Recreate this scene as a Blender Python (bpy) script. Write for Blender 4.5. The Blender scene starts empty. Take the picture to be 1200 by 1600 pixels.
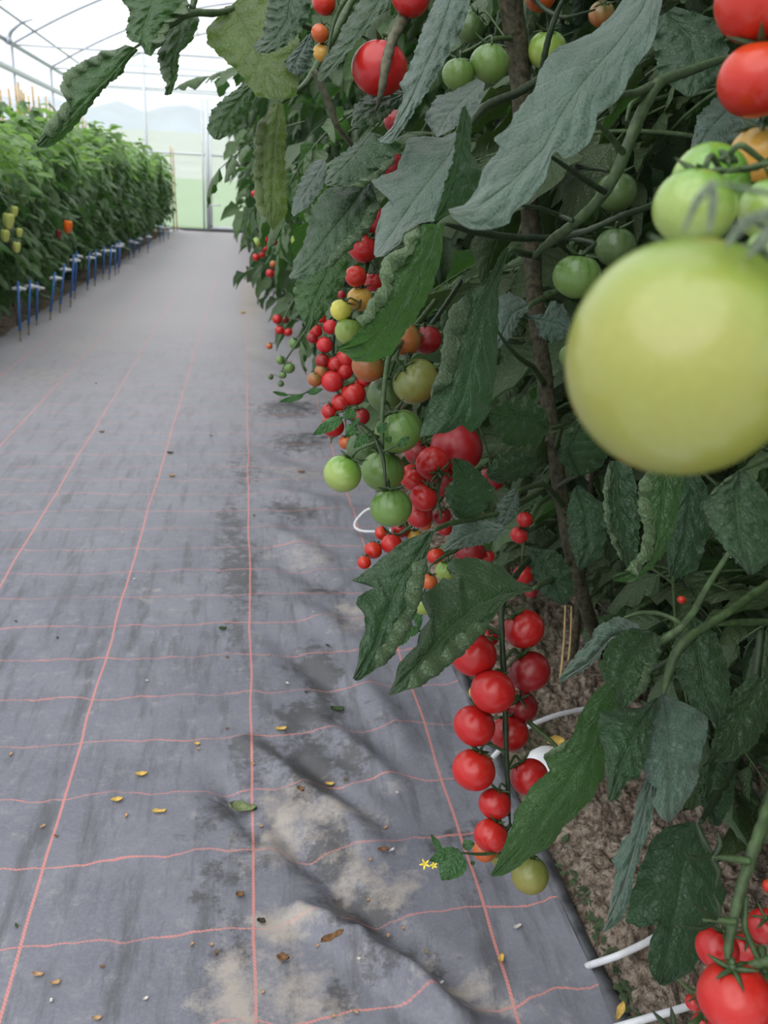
import bpy, math, random
import numpy as np
from mathutils import Vector, Matrix
rnd = random.Random(7)
NP = np.random.RandomState(5)
PI = math.pi
col = bpy.context.scene.collection
H = 1.15            # height of the camera over the path
F = 1350.0          # focal length in pixels of the 1200x1600 frame

# ---------------------------------------------------------------- camera
def cam_rot():
    y = np.array([(382 - 600) / F, (800 - 285) / F, -1.0]); y /= np.linalg.norm(y)
    r = math.radians(3.0); h = np.array([math.cos(r), -math.sin(r), 0])
    z = np.cross(h, y); z /= np.linalg.norm(z)
    x = np.cross(y, z)
    return np.array([x, y, z])
RC = cam_rot()
CAM = np.array([0, 0, H])
def P(px, py, d):
    """world point seen at that spot of the photograph, d metres in front of the lens"""
    return CAM + RC @ (np.array([(px - 600) / F, (800 - py) / F, -1.0]) * d)
def G(px, py, z=0.0):
    v = RC @ np.array([(px - 600) / F, (800 - py) / F, -1.0])
    return CAM + v * ((z - H) / v[2])
def proj(p):
    c = RC.T @ (np.asarray(p) - CAM)
    d = -c[2]
    if d < 0.02: return -9999, -9999, d
    return 600 + F * c[0] / d, 800 - F * c[1] / d, d
def projv(p):
    c = (np.asarray(p) - CAM) @ RC
    d = np.maximum(-c[:, 2], 1e-3)
    return 600 + F * c[:, 0] / d, 800 - F * c[:, 1] / d, -c[:, 2]

cd = bpy.data.cameras.new('camera'); cam = bpy.data.objects.new('camera', cd); col.objects.link(cam)
M4 = Matrix([[*RC[0], CAM[0]], [*RC[1], CAM[1]], [*RC[2], CAM[2]], [0, 0, 0, 1]])
cam.matrix_world = M4
cd.sensor_fit = 'VERTICAL'; cd.sensor_height = 36.0; cd.sensor_width = 27.0
cd.lens = F * 36.0 / 1600
cd.clip_start = 0.01; cd.clip_end = 2000
cd.dof.use_dof = True; cd.dof.focus_distance = 0.95; cd.dof.aperture_fstop = cd.lens / 2.8
bpy.context.scene.camera = cam

# ---------------------------------------------------------------- object helpers
def tag(o, label=None, cat=None, group=None, kind=None):
    if label: o['label'] = label
    if cat: o['category'] = cat
    if group: o['group'] = group
    if kind: o['kind'] = kind
    return o
def empty(name, loc, label=None, cat=None, group=None, kind=None):
    o = bpy.data.objects.new(name, None); o.location = loc; o.empty_display_size = .05
    col.objects.link(o)
    return tag(o, label, cat, group, kind)
def wloc(o):
    v = Vector((0, 0, 0))
    while o is not None:
        v = v + o.location; o = o.parent
    return np.array(v)
class MB:
    def __init__(s): s.v = []; s.f = []; s.uv = []; s.m = []; s.n = 0
    def add(s, v, f, uv=None, m=0):
        v = np.asarray(v, float)
        s.v.append(v); s.f += [tuple(i + s.n for i in q) for q in f]; s.m += [m] * len(f)
        s.uv.append(np.zeros((len(v), 2)) if uv is None else np.asarray(uv, float))
        s.n += len(v); return s
    def mesh(s, name, mats, origin=(0, 0, 0), smooth=True):
        me = bpy.data.meshes.new(name)
        V = np.concatenate(s.v) - np.asarray(origin)
        me.from_pydata([tuple(x) for x in V], [], s.f)
        if not isinstance(mats, (list, tuple)): mats = [mats]
        for m in mats: me.materials.append(m)
        if max(s.m, default=0): me.polygons.foreach_set('material_index', s.m)
        UV = np.concatenate(s.uv)
        l = me.uv_layers.new(name='UVMap')
        idx = np.empty(len(me.loops), int); me.loops.foreach_get('vertex_index', idx)
        l.data.foreach_set('uv', UV[idx].ravel())
        if smooth: me.polygons.foreach_set('use_smooth', [True] * len(me.polygons))
        me.update(); return me
    def build(s, name, mats, parent=None, loc=None, smooth=True):
        """vertices are world coordinates; loc = where the object's origin goes"""
        if loc is None:
            if parent is not None: loc = wloc(parent)
            else:
                V = np.concatenate(s.v); loc = (V.min(0) + V.max(0)) / 2; loc[2] = V[:, 2].min()
        me = s.mesh(name, mats, loc, smooth)
        o = bpy.data.objects.new(name, me); col.objects.link(o)
        if parent is not None:
            o.parent = parent; o.location = Vector(loc) - Vector(wloc(parent))
        else: o.location = loc
        return o

def grid_faces(a, b, wrap=False):
    f = []
    for i in range(a - 1):
        for j in range(b if wrap else b - 1):
            k = (j + 1) % b
            f.append((i * b + j, i * b + k, (i + 1) * b + k, (i + 1) * b + j))
    return f
def resample(pts, n, smooth=0):
    p = np.asarray(pts, float)
    d = np.r_[0, np.cumsum(np.linalg.norm(np.diff(p, axis=0)[:, :3], axis=1))]
    d /= d[-1]
    t = np.linspace(0, 1, n)
    q = np.stack([np.interp(t, d, p[:, k]) for k in range(p.shape[1])], 1)
    for _ in range(smooth): q[1:-1] = (q[:-2] + 2 * q[1:-1] + q[2:]) / 4
    return q
def tube(mb, pts, rad, seg=8, m=0, n=None, cap=True, smooth=1, knob=0):
    """tube along world points; rad a number or one per point"""
    p = np.asarray(pts, float)
    r = np.full(len(p), rad) if np.isscalar(rad) else np.asarray(rad, float)
    q = np.c_[p, r]
    if n is None: n = max(len(p) * 4, 6) if len(p) > 2 else len(p)
    q = resample(q, n, smooth * 2 if len(p) > 2 else 0)
    p, r = q[:, :3], q[:, 3]
    if knob: r = r * (1 + knob * np.sin(np.arange(n) * 2.3))
    t = np.gradient(p, axis=0); t /= np.linalg.norm(t, axis=1)[:, None] + 1e-12
    a = np.array([0, 0, 1.0]) if abs(t[0][2]) < .9 else np.array([1.0, 0, 0])
    u = np.cross(t[0], a); u /= np.linalg.norm(u)
    V = []
    for i in range(n):
        u = u - t[i] * np.dot(u, t[i]); u /= np.linalg.norm(u) + 1e-12
        w = np.cross(t[i], u)
        for k in range(seg):
            an = 2 * PI * k / seg
            V.append(p[i] + r[i] * (math.cos(an) * u + math.sin(an) * w))
    f = grid_faces(n, seg, True)
    if cap:
        f.append(tuple(range(seg - 1, -1, -1))); f.append(tuple((n - 1) * seg + k for k in range(seg)))
    mb.add(V, f, m=m)
    return mb
def box(mb, lo, hi, m=0):
    x0, y0, z0 = lo; x1, y1, z1 = hi
    v = [(x0, y0, z0), (x1, y0, z0), (x1, y1, z0), (x0, y1, z0), (x0, y0, z1), (x1, y0, z1), (x1, y1, z1), (x0, y1, z1)]
    mb.add(v, [(0, 3, 2, 1), (4, 5, 6, 7), (0, 1, 5, 4), (1, 2, 6, 5), (2, 3, 7, 6), (3, 0, 4, 7)], m=m)
def frame_z(axis):
    z = np.asarray(axis, float); z = z / np.linalg.norm(z)
    a = np.array([0, 1.0, 0]) if abs(z[1]) < .9 else np.array([1.0, 0, 0])
    x = np.cross(a, z); x /= np.linalg.norm(x)
    return np.stack([x, np.cross(z, x), z], 1)

# ---------------------------------------------------------------- materials
def nodes(name):
    m = bpy.data.materials.new(name); m.use_nodes = True
    nt = m.node_tree; nt.nodes.clear()
    return m, nt
class N:
    """tiny node builder"""
    def __init__(s, nt): s.nt = nt
    def new(s, t, **k):
        n = s.nt.nodes.new(t)
        for a, b in k.items():
            if a.startswith('i_'):
                key = a[2:].replace('_', ' ')
                n.inputs[key].default_value = b
            else: setattr(n, a, b)
        return n
    def link(s, a, b): s.nt.links.new(a, b)
    def math(s, op, a, b=None, c=None, clamp=False):
        n = s.nt.nodes.new('ShaderNodeMath'); n.operation = op; n.use_clamp = clamp
        for i, x in enumerate((a, b, c)):
            if x is None: continue
            if isinstance(x, (int, float)): n.inputs[i].default_value = x
            else: s.link(x, n.inputs[i])
        return n.outputs[0]
    def mix(s, fac, a, b, mode='MIX'):
        n = s.nt.nodes.new('ShaderNodeMix'); n.data_type = 'RGBA'; n.blend_type = mode
        for sock, x in ((n.inputs[0], fac), (n.inputs[6], a), (n.inputs[7], b)):
            if isinstance(x, (int, float)): sock.default_value = x
            elif isinstance(x, tuple): sock.default_value = (*x, 1) if len(x) == 3 else x
            else: s.link(x, sock)
        return n.outputs[2]
    def ramp(s, fac, stops, interp='LINEAR'):
        n = s.nt.nodes.new('ShaderNodeValToRGB'); n.color_ramp.interpolation = interp
        e = n.color_ramp.elements
        while len(e) < len(stops): e.new(.5)
        for el, (p, c) in zip(e, stops):
            el.position = p; el.color = (c, c, c, 1) if isinstance(c, (int, float)) else (*c, 1)
        s.link(fac, n.inputs[0]); return n.outputs[0]
    def noise(s, vec, scale, detail=3, rough=.55, dist=0):
        n = s.nt.nodes.new('ShaderNodeTexNoise')
        n.inputs['Scale'].default_value = scale; n.inputs['Detail'].default_value = detail
        n.inputs['Roughness'].default_value = rough; n.inputs['Distortion'].default_value = dist
        if vec is not None: s.link(vec, n.inputs['Vector'])
        return n.outputs[0]
    def bump(s, h, strength=.3, dist=.01, normal=None):
        n = s.nt.nodes.new('ShaderNodeBump'); n.inputs['Strength'].default_value = strength
        n.inputs['Distance'].default_value = dist; s.link(h, n.inputs['Height'])
        if normal is not None: s.link(normal, n.inputs['Normal'])
        return n.outputs[0]
    def bsdf(s, base, rough=.5, spec=.5, normal=None, **k):
        n = s.nt.nodes.new('ShaderNodeBsdfPrincipled')
        for sock, x in (('Base Color', base), ('Roughness', rough), ('Specular IOR Level', spec)):
            if isinstance(x, (int, float)): n.inputs[sock].default_value = x
            elif isinstance(x, tuple): n.inputs[sock].default_value = (*x, 1)
            else: s.link(x, n.inputs[sock])
        for a, b in k.items(): n.inputs[a.replace('_', ' ')].default_value = b
        if normal is not None: s.link(normal, n.inputs['Normal'])
        return n.outputs[0]
    def out(s, sh):
        o = s.nt.nodes.new('ShaderNodeOutputMaterial'); s.link(sh, o.inputs[0])
    def mixsh(s, fac, a, b):
        n = s.nt.nodes.new('ShaderNodeMixShader')
        if isinstance(fac, (int, float)): n.inputs[0].default_value = fac
        else: s.link(fac, n.inputs[0])
        s.link(a, n.inputs[1]); s.link(b, n.inputs[2]); return n.outputs[0]

def plain(name, c, rough=.6, spec=.4, nz=.15, nscale=60, bump=0, **k):
    m, nt = nodes(name); n = N(nt)
    tc = n.new('ShaderNodeTexCoord').outputs['Object']
    q = n.noise(tc, nscale)
    dark = tuple(x * (1 - nz * 1.5) for x in c); lite = tuple(min(1, x * (1 + nz)) for x in c)
    base = n.mix(n.ramp(q, [(.3, 0.), (.7, 1.)]), dark, lite)
    nm = n.bump(q, bump, .003) if bump else None
    n.out(n.bsdf(base, rough, spec, nm, **k)); return m

def leaf_mat(name, top, under, vein, veins=7, slope=1.6, transl=.28, rough=.5, sheen=.25, tint=None, speck=None, spec=.45, bumpy=.8):
    m, nt = nodes(name); n = N(nt)
    uv = n.new('ShaderNodeTexCoord'); sep = n.new('ShaderNodeSeparateXYZ'); n.link(uv.outputs['UV'], sep.inputs[0])
    u, v = sep.outputs[0], sep.outputs[1]
    av = n.math('ABSOLUTE', n.math('SUBTRACT', n.math('MULTIPLY', v, 2.0), 1.0))
    nz = n.noise(uv.outputs['Object'], 45, 3)
    wob = n.math('MULTIPLY', n.math('SUBTRACT', nz, .5), .9)
    t = n.math('ADD', n.math('SUBTRACT', n.math('MULTIPLY', u, float(veins)), n.math('MULTIPLY', av, slope)), wob)
    fr = n.math('ABSOLUTE', n.math('SUBTRACT', n.math('FRACT', t), .5))        # .5 on the vein
    side = n.ramp(fr, [(.43, 0.), (.49, 1.)])
    mid = n.ramp(av, [(.015, 1.), (.06, 0.)])
    vm = n.math('MULTIPLY', n.math('MAXIMUM', mid, n.math('MULTIPLY', side, .5)), n.ramp(nz, [(.3, .45), (.6, 1.)]))
    vor = n.new('ShaderNodeTexVoronoi', feature='DISTANCE_TO_EDGE'); vor.inputs['Scale'].default_value = 190
    n.link(uv.outputs['Object'], vor.inputs['Vector'])
    net = n.ramp(vor.outputs['Distance'], [(.0, 1.), (.12, 0.)])
    info = n.new('ShaderNodeObjectInfo')
    big = n.noise(uv.outputs['Object'], 14, 2)
    c1 = n.mix(n.ramp(big, [(.35, 0.), (.65, 1.)]), top, tuple(x * 1.35 for x in top))
    if tint: c1 = n.mix(n.math('MULTIPLY', info.outputs['Random'], .55), c1, tint)
    if speck:
        sp = n.ramp(n.noise(uv.outputs['Object'], 160, 2), [(.62, 0.), (.72, 1.)])
        c1 = n.mix(sp, c1, speck)
    c1 = n.mix(n.math('MULTIPLY', vm, .55), c1, vein)
    c1 = n.mix(n.math('MULTIPLY', net, .22), c1, vein)
    c2 = n.mix(n.ramp(big, [(.3, 0.), (.7, 1.)]), under, tuple(x * .75 for x in under))
    c2 = n.mix(n.math('MULTIPLY', vm, .6), c2, tuple(min(1, x * 1.5) for x in vein))
    geo = n.new('ShaderNodeNewGeometry')
    c = n.mix(geo.outputs['Backfacing'], c1, c2)
    hgt = n.math('SUBTRACT', n.math('MULTIPLY', fr, -1.2), n.math('MULTIPLY', vm, .8))
    hgt = n.math('ADD', hgt, n.math('MULTIPLY', nz, .9))
    hgt = n.math('SUBTRACT', hgt, n.math('MULTIPLY', net, .3))
    nm = n.bump(hgt, bumpy, .0022)
    b = n.bsdf(c, rough, spec, nm, Sheen_Weight=sheen, Sheen_Roughness=.4)
    tr = n.new('ShaderNodeBsdfTranslucent')
    tcx = n.mix(.6, c1, tuple(min(1, x * k) for x, k in zip(top, (3.4, 3.6, 1.6))))
    n.link(tcx, tr.inputs[0]); n.link(nm, tr.inputs['Normal'])
    n.out(n.mixsh(transl, b, tr.outputs[0])); return m

MAT = {}
MAT['leaf'] = leaf_mat('tomato_leaf', (.019, .052, .021), (.075, .125, .055), (.065, .12, .055), tint=(.032, .066, .018), sheen=.08, rough=.42)
MAT['leaf_skylit'] = leaf_mat('tomato_leaf_skylit', (.052, .092, .068), (.085, .135, .065), (.085, .14, .09), rough=.46, sheen=.28)  # sky sheen of upturned leaves put into a paler, bluish base colour
MAT['leaf_green'] = leaf_mat('tomato_leaf_fresh', (.030, .078, .019), (.12, .19, .085), (.08, .15, .05), transl=.34, sheen=.08, rough=.42)
MAT['leaf_yellow'] = leaf_mat('tomato_leaf_mottled', (.085, .135, .035), (.18, .24, .09), (.07, .12, .03), transl=.42, speck=(.06, .045, .015))
MAT['leaf_shade'] = leaf_mat('tomato_leaf_shaded', (.024, .046, .016), (.05, .085, .03), (.05, .09, .03), sheen=0., rough=.5, transl=.2, tint=(.034, .056, .014))  # darker colour stands in for the shade inside the foliage
MAT['leaf_young'] = leaf_mat('tomato_leaf_young', (.055, .14, .05), (.16, .27, .13), (.10, .21, .09), transl=.35, sheen=.1)
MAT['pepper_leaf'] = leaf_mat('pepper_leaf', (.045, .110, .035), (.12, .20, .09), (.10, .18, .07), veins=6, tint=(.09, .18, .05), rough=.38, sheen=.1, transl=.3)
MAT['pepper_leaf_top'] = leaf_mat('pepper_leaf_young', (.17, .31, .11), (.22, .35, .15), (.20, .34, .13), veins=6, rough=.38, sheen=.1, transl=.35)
MAT['stem'] = plain('green_stem', (.045, .080, .026), .5, .4, .3, 90, .4)
MAT['stem_dark'] = plain('dark_green_stem', (.018, .034, .012), .45, .4, .3, 90, .3)
MAT['stem_wood'] = plain('woody_stem', (.055, .050, .028), .65, .25, .45, 120, .6)
MAT['stem_grey'] = plain('grey_brown_stem', (.10, .10, .062), .65, .3, .3, 120, .5)
MAT['calyx'] = plain('calyx_green', (.035, .065, .020), .5, .4, .25, 150, .3)
MAT['flower'] = plain('yellow_petals', (.75, .62, .10), .6, .3, .1)
MAT['cane'] = plain('bamboo_cane', (.55, .38, .17), .55, .4, .2, 20)
MAT['cane_dark'] = plain('weathered_cane', (.22, .17, .11), .7, .3, .3, 20)
MAT['blue'] = plain('blue_plastic', (.035, .14, .42), .4, .5, .08)
MAT['white'] = plain('white_plastic', (.72, .74, .76), .4, .5, .05)
MAT['hose'] = plain('white_hose', (.66, .67, .70), .35, .5, .06)
MAT['steel'] = plain('galvanised_steel', (.42, .45, .50), .4, .5, .08, 20, 0, Metallic=.35)
MAT['alu'] = plain('white_aluminium', (.62, .66, .68), .45, .5, .05)
MAT['mat_roll'] = plain('dusty_black_plastic', (.075, .078, .088), .5, .5, .4, 30, .5)
MAT['pink'] = plain('salmon_thread', (.62, .22, .17), .8, .1, .2, 200, .3)
MAT['grass'] = plain('field_grass', (.24, .36, .18), .95, .1, .12, 2)
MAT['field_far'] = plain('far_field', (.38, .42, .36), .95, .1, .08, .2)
MAT['hill'] = plain('hazy_distant_hill', (.38, .43, .49), .95, .05, .08, .04)  # distance haze is mixed into the hill's pale blue-grey colour

def film(name, white, fac, bump=0):
    m, nt = nodes(name); n = N(nt)
    t = n.new('ShaderNodeBsdfTransparent'); d = n.new('ShaderNodeBsdfTranslucent'); e = n.new('ShaderNodeBsdfDiffuse')
    t.inputs[0].default_value = (.97, .98, 1, 1)
    for q in (d, e): q.inputs[0].default_value = (*white, 1)
    n.out(n.mixsh(fac, t.outputs[0], n.mixsh(.3, d.outputs[0], e.outputs[0]))); return m
MAT['film'] = film('greenhouse_film', (.93, .95, .97), .22)
MAT['film_end'] = film('end_wall_film', (.93, .95, .97), .38)

def fruit_mat(name, body, shoulder, k0=.2, k1=.85, streak=.0, rough=.28, sss=.08, spot=None, spec=.5, coat=.0):
    """object z runs from the blossom end (-1) to the calyx (+1); radii are one in UV space"""
    m, nt = nodes(name); n = N(nt)
    tc = n.new('ShaderNodeTexCoord'); sep = n.new('ShaderNodeSeparateXYZ'); n.link(tc.outputs['UV'], sep.inputs[0])
    ob = tc.outputs['Object']
    nz = n.noise(ob, 55, 2)
    h = n.math('ADD', sep.outputs[1], n.math('MULTIPLY', n.math('SUBTRACT', nz, .5), .25))
    base = n.mix(n.ramp(h, [(k0, 0.), (k1, 1.)]), body, shoulder)
    if streak:
        ang = n.math('SINE', n.math('ADD', n.math('MULTIPLY', sep.outputs[0], 2 * PI * 14), n.math('MULTIPLY', nz, 6.)))
        s = n.math('MULTIPLY', n.ramp(ang, [(.3, 0.), (1., 1.)]), n.ramp(sep.outputs[1], [(.35, 0.), (.95, streak)]))
        base = n.mix(s, base, tuple(x * .45 for x in shoulder))
    fine = n.noise(ob, 420, 2)
    base = n.mix(n.math('MULTIPLY', n.ramp(fine, [(.45, 0.), (.75, 1.)]), .12), base, tuple(min(1, x * 1.6 + .02) for x in body))
    nm = n.bump(nz, .05, .003)
    n.out(n.bsdf(base, rough, spec, nm, Subsurface_Weight=sss, Subsurface_Scale=.01, Coat_Weight=coat, Coat_Roughness=.15)); return m
FR = {
 'red':    fruit_mat('tomato_red', (.42, .012, .011), (.34, .010, .009)),
 'bright': fruit_mat('tomato_bright_red', (.45, .012, .010), (.40, .016, .010)),
 'pinkred':fruit_mat('tomato_pink_red', (.50, .018, .022), (.44, .02, .02), rough=.36),
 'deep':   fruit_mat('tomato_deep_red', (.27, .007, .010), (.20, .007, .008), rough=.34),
 'scarlet':fruit_mat('tomato_scarlet', (.45, .018, .007), (.48, .05, .009), .45, 1.0),
 'orange': fruit_mat('tomato_orange', (.48, .085, .014), (.40, .10, .02)),
 'amber':  fruit_mat('tomato_amber', (.58, .30, .05), (.45, .28, .05)),
 'brown':  fruit_mat('tomato_brown_orange', (.34, .10, .025), (.16, .12, .03), .3, .95),
 'olive':  fruit_mat('tomato_olive', (.22, .20, .045), (.14, .17, .04), streak=.3),
 'green':  fruit_mat('tomato_green', (.145, .235, .055), (.075, .155, .03), streak=.75),
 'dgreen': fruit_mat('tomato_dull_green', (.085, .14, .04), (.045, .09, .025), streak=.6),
 'lime':   fruit_mat('tomato_lime', (.27, .34, .07), (.15, .26, .04), streak=.4),
 'pale':   fruit_mat('tomato_pale_green', (.26, .35, .08), (.11, .26, .03), .35, .95, streak=.15, rough=.26, sss=.12, coat=.4),
 'big':    fruit_mat('tomato_yellowish_green', (.255, .265, .048), (.15, .28, .035), .30, .95, rough=.30, sss=.15, coat=.35),
 'yellow': fruit_mat('tomato_yellow', (.62, .55, .08), (.52, .50, .08)),
 'pepper_orange': fruit_mat('pepper_orange', (.80, .12, .01), (.80, .16, .01)),
 'pepper_red': fruit_mat('pepper_dark_red', (.22, .02, .02), (.2, .02, .02)),
 'pepper_yellow': fruit_mat('pepper_pale_yellow', (.55, .58, .16), (.50, .55, .14)),
}
# ================================================================ the place
sc = bpy.context.scene
w = bpy.data.worlds.new('overcast_sky'); sc.world = w; w.use_nodes = True
nt = w.node_tree; nt.nodes.clear(); n = N(nt)
tc = n.new('ShaderNodeTexCoord'); sep = n.new('ShaderNodeSeparateXYZ'); n.link(tc.outputs['Generated'], sep.inputs[0])
skyc = n.ramp(sep.outputs[2], [(0., (.62, .66, .72)), (.08, (.90, .92, .95)), (.35, (.96, .98, 1.))])
bg = n.new('ShaderNodeBackground'); n.link(skyc, bg.inputs[0]); bg.inputs[1].default_value = 1.0
wo = n.new('ShaderNodeOutputWorld'); n.link(bg.outputs[0], wo.inputs[0])
sc.view_settings.view_transform = 'Standard'; sc.view_settings.look = 'None'
sc.view_settings.gamma = 1.0; sc.view_settings.use_curve_mapping = False
sc.view_settings.exposure = 0.45
sc.cycles.max_bounces = 8; sc.cycles.diffuse_bounces = 3; sc.cycles.glossy_bounces = 3
sc.cycles.transparent_max_bounces = 12; sc.cycles.caustics_reflective = False; sc.cycles.caustics_refractive = False

# sun behind thin cloud, high over the path
sd = bpy.data.lights.new('sun_behind_cloud', 'SUN'); sd.energy = 2.1; sd.angle = math.radians(80); sd.color = (1, .98, .95)
so = bpy.data.objects.new('sun_behind_cloud', sd); col.objects.link(so); so.location = (-3, -2, 9)
so.rotation_euler = (math.radians(24), math.radians(-26), 0)

def gauss(d, w): return np.exp(-(d / w) ** 2)
def seg_dist(X, Y, a, b):
    a = np.array(a); b = np.array(b); ab = b - a
    t = np.clip(((X - a[0]) * ab[0] + (Y - a[1]) * ab[1]) / (ab @ ab), 0, 1)
    return np.hypot(X - a[0] - t * ab[0], Y - a[1] - t * ab[1]), t
def vnoise(X, Y, s, seed=0):
    r = np.random.RandomState(seed); T = r.rand(64, 64)
    x = X * s; y = Y * s; xi = np.floor(x).astype(int); yi = np.floor(y).astype(int)
    fx = x - xi; fy = y - yi; fx = fx * fx * (3 - 2 * fx); fy = fy * fy * (3 - 2 * fy)
    g = lambda a, b: T[(xi + a) % 64, (yi + b) % 64]
    return (g(0, 0) * (1 - fx) + g(1, 0) * fx) * (1 - fy) + (g(0, 1) * (1 - fx) + g(1, 1) * fx) * fy - .5
def g2(px, py): return tuple(G(px, py)[:2])
# folds of the ground cover, as ridges (+) and troughs (-)
FOLDS = [
 ((470, 1430), (560, 1490), .020, .030), ((560, 1490), (720, 1610), .028, .032),
 ((430, 1290), (540, 1400), -.016, .04), ((540, 1400), (650, 1490), -.014, .035), ((650, 1490), (800, 1590), -.016, .04),
 ((380, 1160), (520, 1270), .010, .03), ((520, 1270), (590, 1330), .010, .04),
 ((330, 1200), (400, 1310), -.010, .03), ((500, 1130), (620, 1230), .014, .04),
 ((470, 1190), (600, 1290), -.008, .03), ((560, 1060), (640, 1180), .010, .05),
 ((430, 1000), (540, 1100), -.009, .05), ((470, 950), (560, 1010), .012, .06), ((420, 870), (540, 930), -.010, .07),
 ((430, 770), (540, 800), .014, .09), ((420, 700), (530, 740), -.012, .1), ((430, 640), (500, 650), .014, .14),
 ((420, 830), (500, 870), .012, .07), ((440, 560), (480, 590), -.012, .2)]
XR = .457 * H
def mat_h(X, Y):
    z = 0.004 * vnoise(X, Y, 4, 3) + .003 * vnoise(X, Y, 11, 4)
    for a, b, amp, wd in FOLDS:
        d, t = seg_dist(X, Y, g2(*a), g2(*b)); z = z + 1.45 * amp * gauss(d, wd * .72) * (1 - .3 * np.cos(2 * PI * t))
    side = np.clip((X - .02) / .3, 0, 1)
    z = z + side * .006 * np.sin(Y * 26 + 8 * vnoise(X, Y, 3, 8)) * np.clip((Y - 1.7) / 1.5, 0, 1) + side * .014 * vnoise(X + .6 * Y, Y * .5, 6, 9) + side * .012 * np.sin(Y * 9 + X * 5) * np.clip((Y - 2) / 3, 0, 1) * .5
    z = z + .03 * gauss(X + 1.62, .16) * (1 + vnoise(X, Y, 3, 12)) + .02 * np.clip((X - .40) / .14, 0, 1) ** 2
    return z + .006
# variable-density grid
ys = np.concatenate([np.linspace(.35, 2.6, 330), np.geomspace(2.62, 22.2, 230)])
xs = np.concatenate([np.linspace(-1.75, -.05, 60)[:-1], np.linspace(-.05, XR, 90)])
X, Y = np.meshgrid(xs, ys)
Z = mat_h(X, Y)
edge = XR + .012 * np.sin(Y * 3.1) + .01 * vnoise(X, Y, 5, 2)
X2 = np.where(X > XR - .08, X + (edge - XR) * np.clip((X - XR + .08) / .08, 0, 1), X)
mb = MB(); mb.add(np.stack([X2.ravel(), Y.ravel(), Z.ravel()], 1), grid_faces(len(ys), len(xs)))
# dusty / wet patches where dirt collected
def blob(px, py, rx, ry, s):
    c = G(px, py); e = G(px + rx, py); k = G(px, py - ry)
    return c[0], c[1], abs(e[0] - c[0]) + .01, abs(k[1] - c[1]) + .01, s
DUST = [blob(*a) for a in [(440, 1290, 50, 40, .9), (500, 1300, 60, 30, .7), (540, 1370, 50, 40, .6), (430, 1478, 45, 22, 1.1), (360, 1570, 50, 60, .9), (470, 1560, 60, 50, .7),
  (700, 1540, 60, 25, .9), (770, 1580, 40, 20, .8), (600, 1390, 40, 30, .7), (640, 1500, 40, 20, .5), (560, 1270, 40, 30, .5), (480, 870, 50, 25, .5), (540, 970, 30, 25, .6), (470, 740, 60, 14, .5),
  (390, 470, 20, 40, .9), (400, 540, 18, 30, .6), (120, 540, 120, 20, .4), (60, 590, 60, 20, .5), (180, 500, 60, 20, .4), (250, 930, 40, 16, .3), (430, 1260, 50, 14, .6), (500, 620, 50, 12, .5), (300, 420, 100, 20, .3)]]
WET = [blob(*a) for a in [(470, 1210, 50, 50, .9), (390, 1180, 50, 50, .7), (520, 1330, 40, 40, .9), (560, 1420, 60, 40, .8), (620, 1500, 60, 30, .8), (380, 900, 30, 60, .7), (360, 830, 24, 60, .6), (370, 1000, 20, 60, .5),
  (500, 1060, 30, 50, .9), (480, 1120, 60, 40, .7), (460, 800, 60, 16, .7), (470, 690, 60, 16, .6), (450, 640, 60, 18, .7), (500, 930, 40, 16, .6), (340, 1290, 40, 50, .6), (330, 1400, 30, 60, .5), (370, 1480, 30, 60, .5),
  (400, 1340, 40, 40, .5), (540, 1190, 60, 40, .6), (440, 1060, 60, 20, .4), (720, 1340, 30, 60, .5), (600, 1120, 40, 30, .4), (380, 740, 30, 40, .5), (520, 1540, 40, 40, .6), (170, 800, 20, 60, .2), (700, 1220, 30, 40, .3)]]
def field(B, seed):
    r = np.zeros_like(X)
    wx = X + .05 * vnoise(X, Y, 9, seed) + .03 * vnoise(X, Y, 25, seed + 1); wy = Y + .09 * vnoise(X, Y, 9, seed + 2)
    for cx_, cy_, rx, ry, s in B: r = np.maximum(r, s * np.exp(-((wx - cx_) / rx) ** 2 - ((wy - cy_) / ry) ** 2))
    return np.clip(r, 0, 1.2)
D, Wt = field(DUST, 21), field(WET, 31)
floor = mb.build('floor', MAT['white'], loc=(0, 0, 0))
floor['kind'] = 'structure'
ca = floor.data.color_attributes.new('soiling', 'FLOAT_COLOR', 'POINT')
ca.data.foreach_set('color', np.stack([D.ravel(), Wt.ravel(), np.zeros(D.size), np.ones(D.size)], 1).ravel())
m, nt = nodes('woven_ground_cover'); n = N(nt)
tc = n.new('ShaderNodeTexCoord').outputs['Object']
sep = n.new('ShaderNodeSeparateXYZ'); n.link(tc, sep.inputs[0]); x_, y_ = sep.outputs[0], sep.outputs[1]
n1 = n.noise(tc, 2.2, 2); n2 = n.noise(tc, 9, 3)
big = n.noise(tc, 3.0, 5, .65)
st = n.new('ShaderNodeMapping'); st.inputs['Scale'].default_value = (22, 3.2, 1); n.link(tc, st.inputs[0])
streak = n.noise(st.outputs[0], 1.0, 5, .7)
fine = n.noise(tc, 160, 2)
def near(coord, cs, width, warp, wa):
    out = None
    cw = n.math('ADD', coord, n.math('MULTIPLY', n.math('SUBTRACT', warp, .5), wa))
    for c in cs:
        d = n.math('ABSOLUTE', n.math('SUBTRACT', cw, c))
        k = n.math('LESS_THAN', d, width)
        out = k if out is None else n.math('MAXIMUM', out, k)
    return out
LX = [(-1.24) * H, -.935 * H, -.625 * H, -.31 * H, .006 * H, .345 * H]
lines = near(x_, LX, .0026, n1, .02)
cy_ = n.math('ADD', n.math('ADD', y_, n.math('MULTIPLY', n.math('SUBTRACT', n1, .5), .05)), n.math('MULTIPLY', n.math('SUBTRACT', n2, .5), .05))
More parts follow.
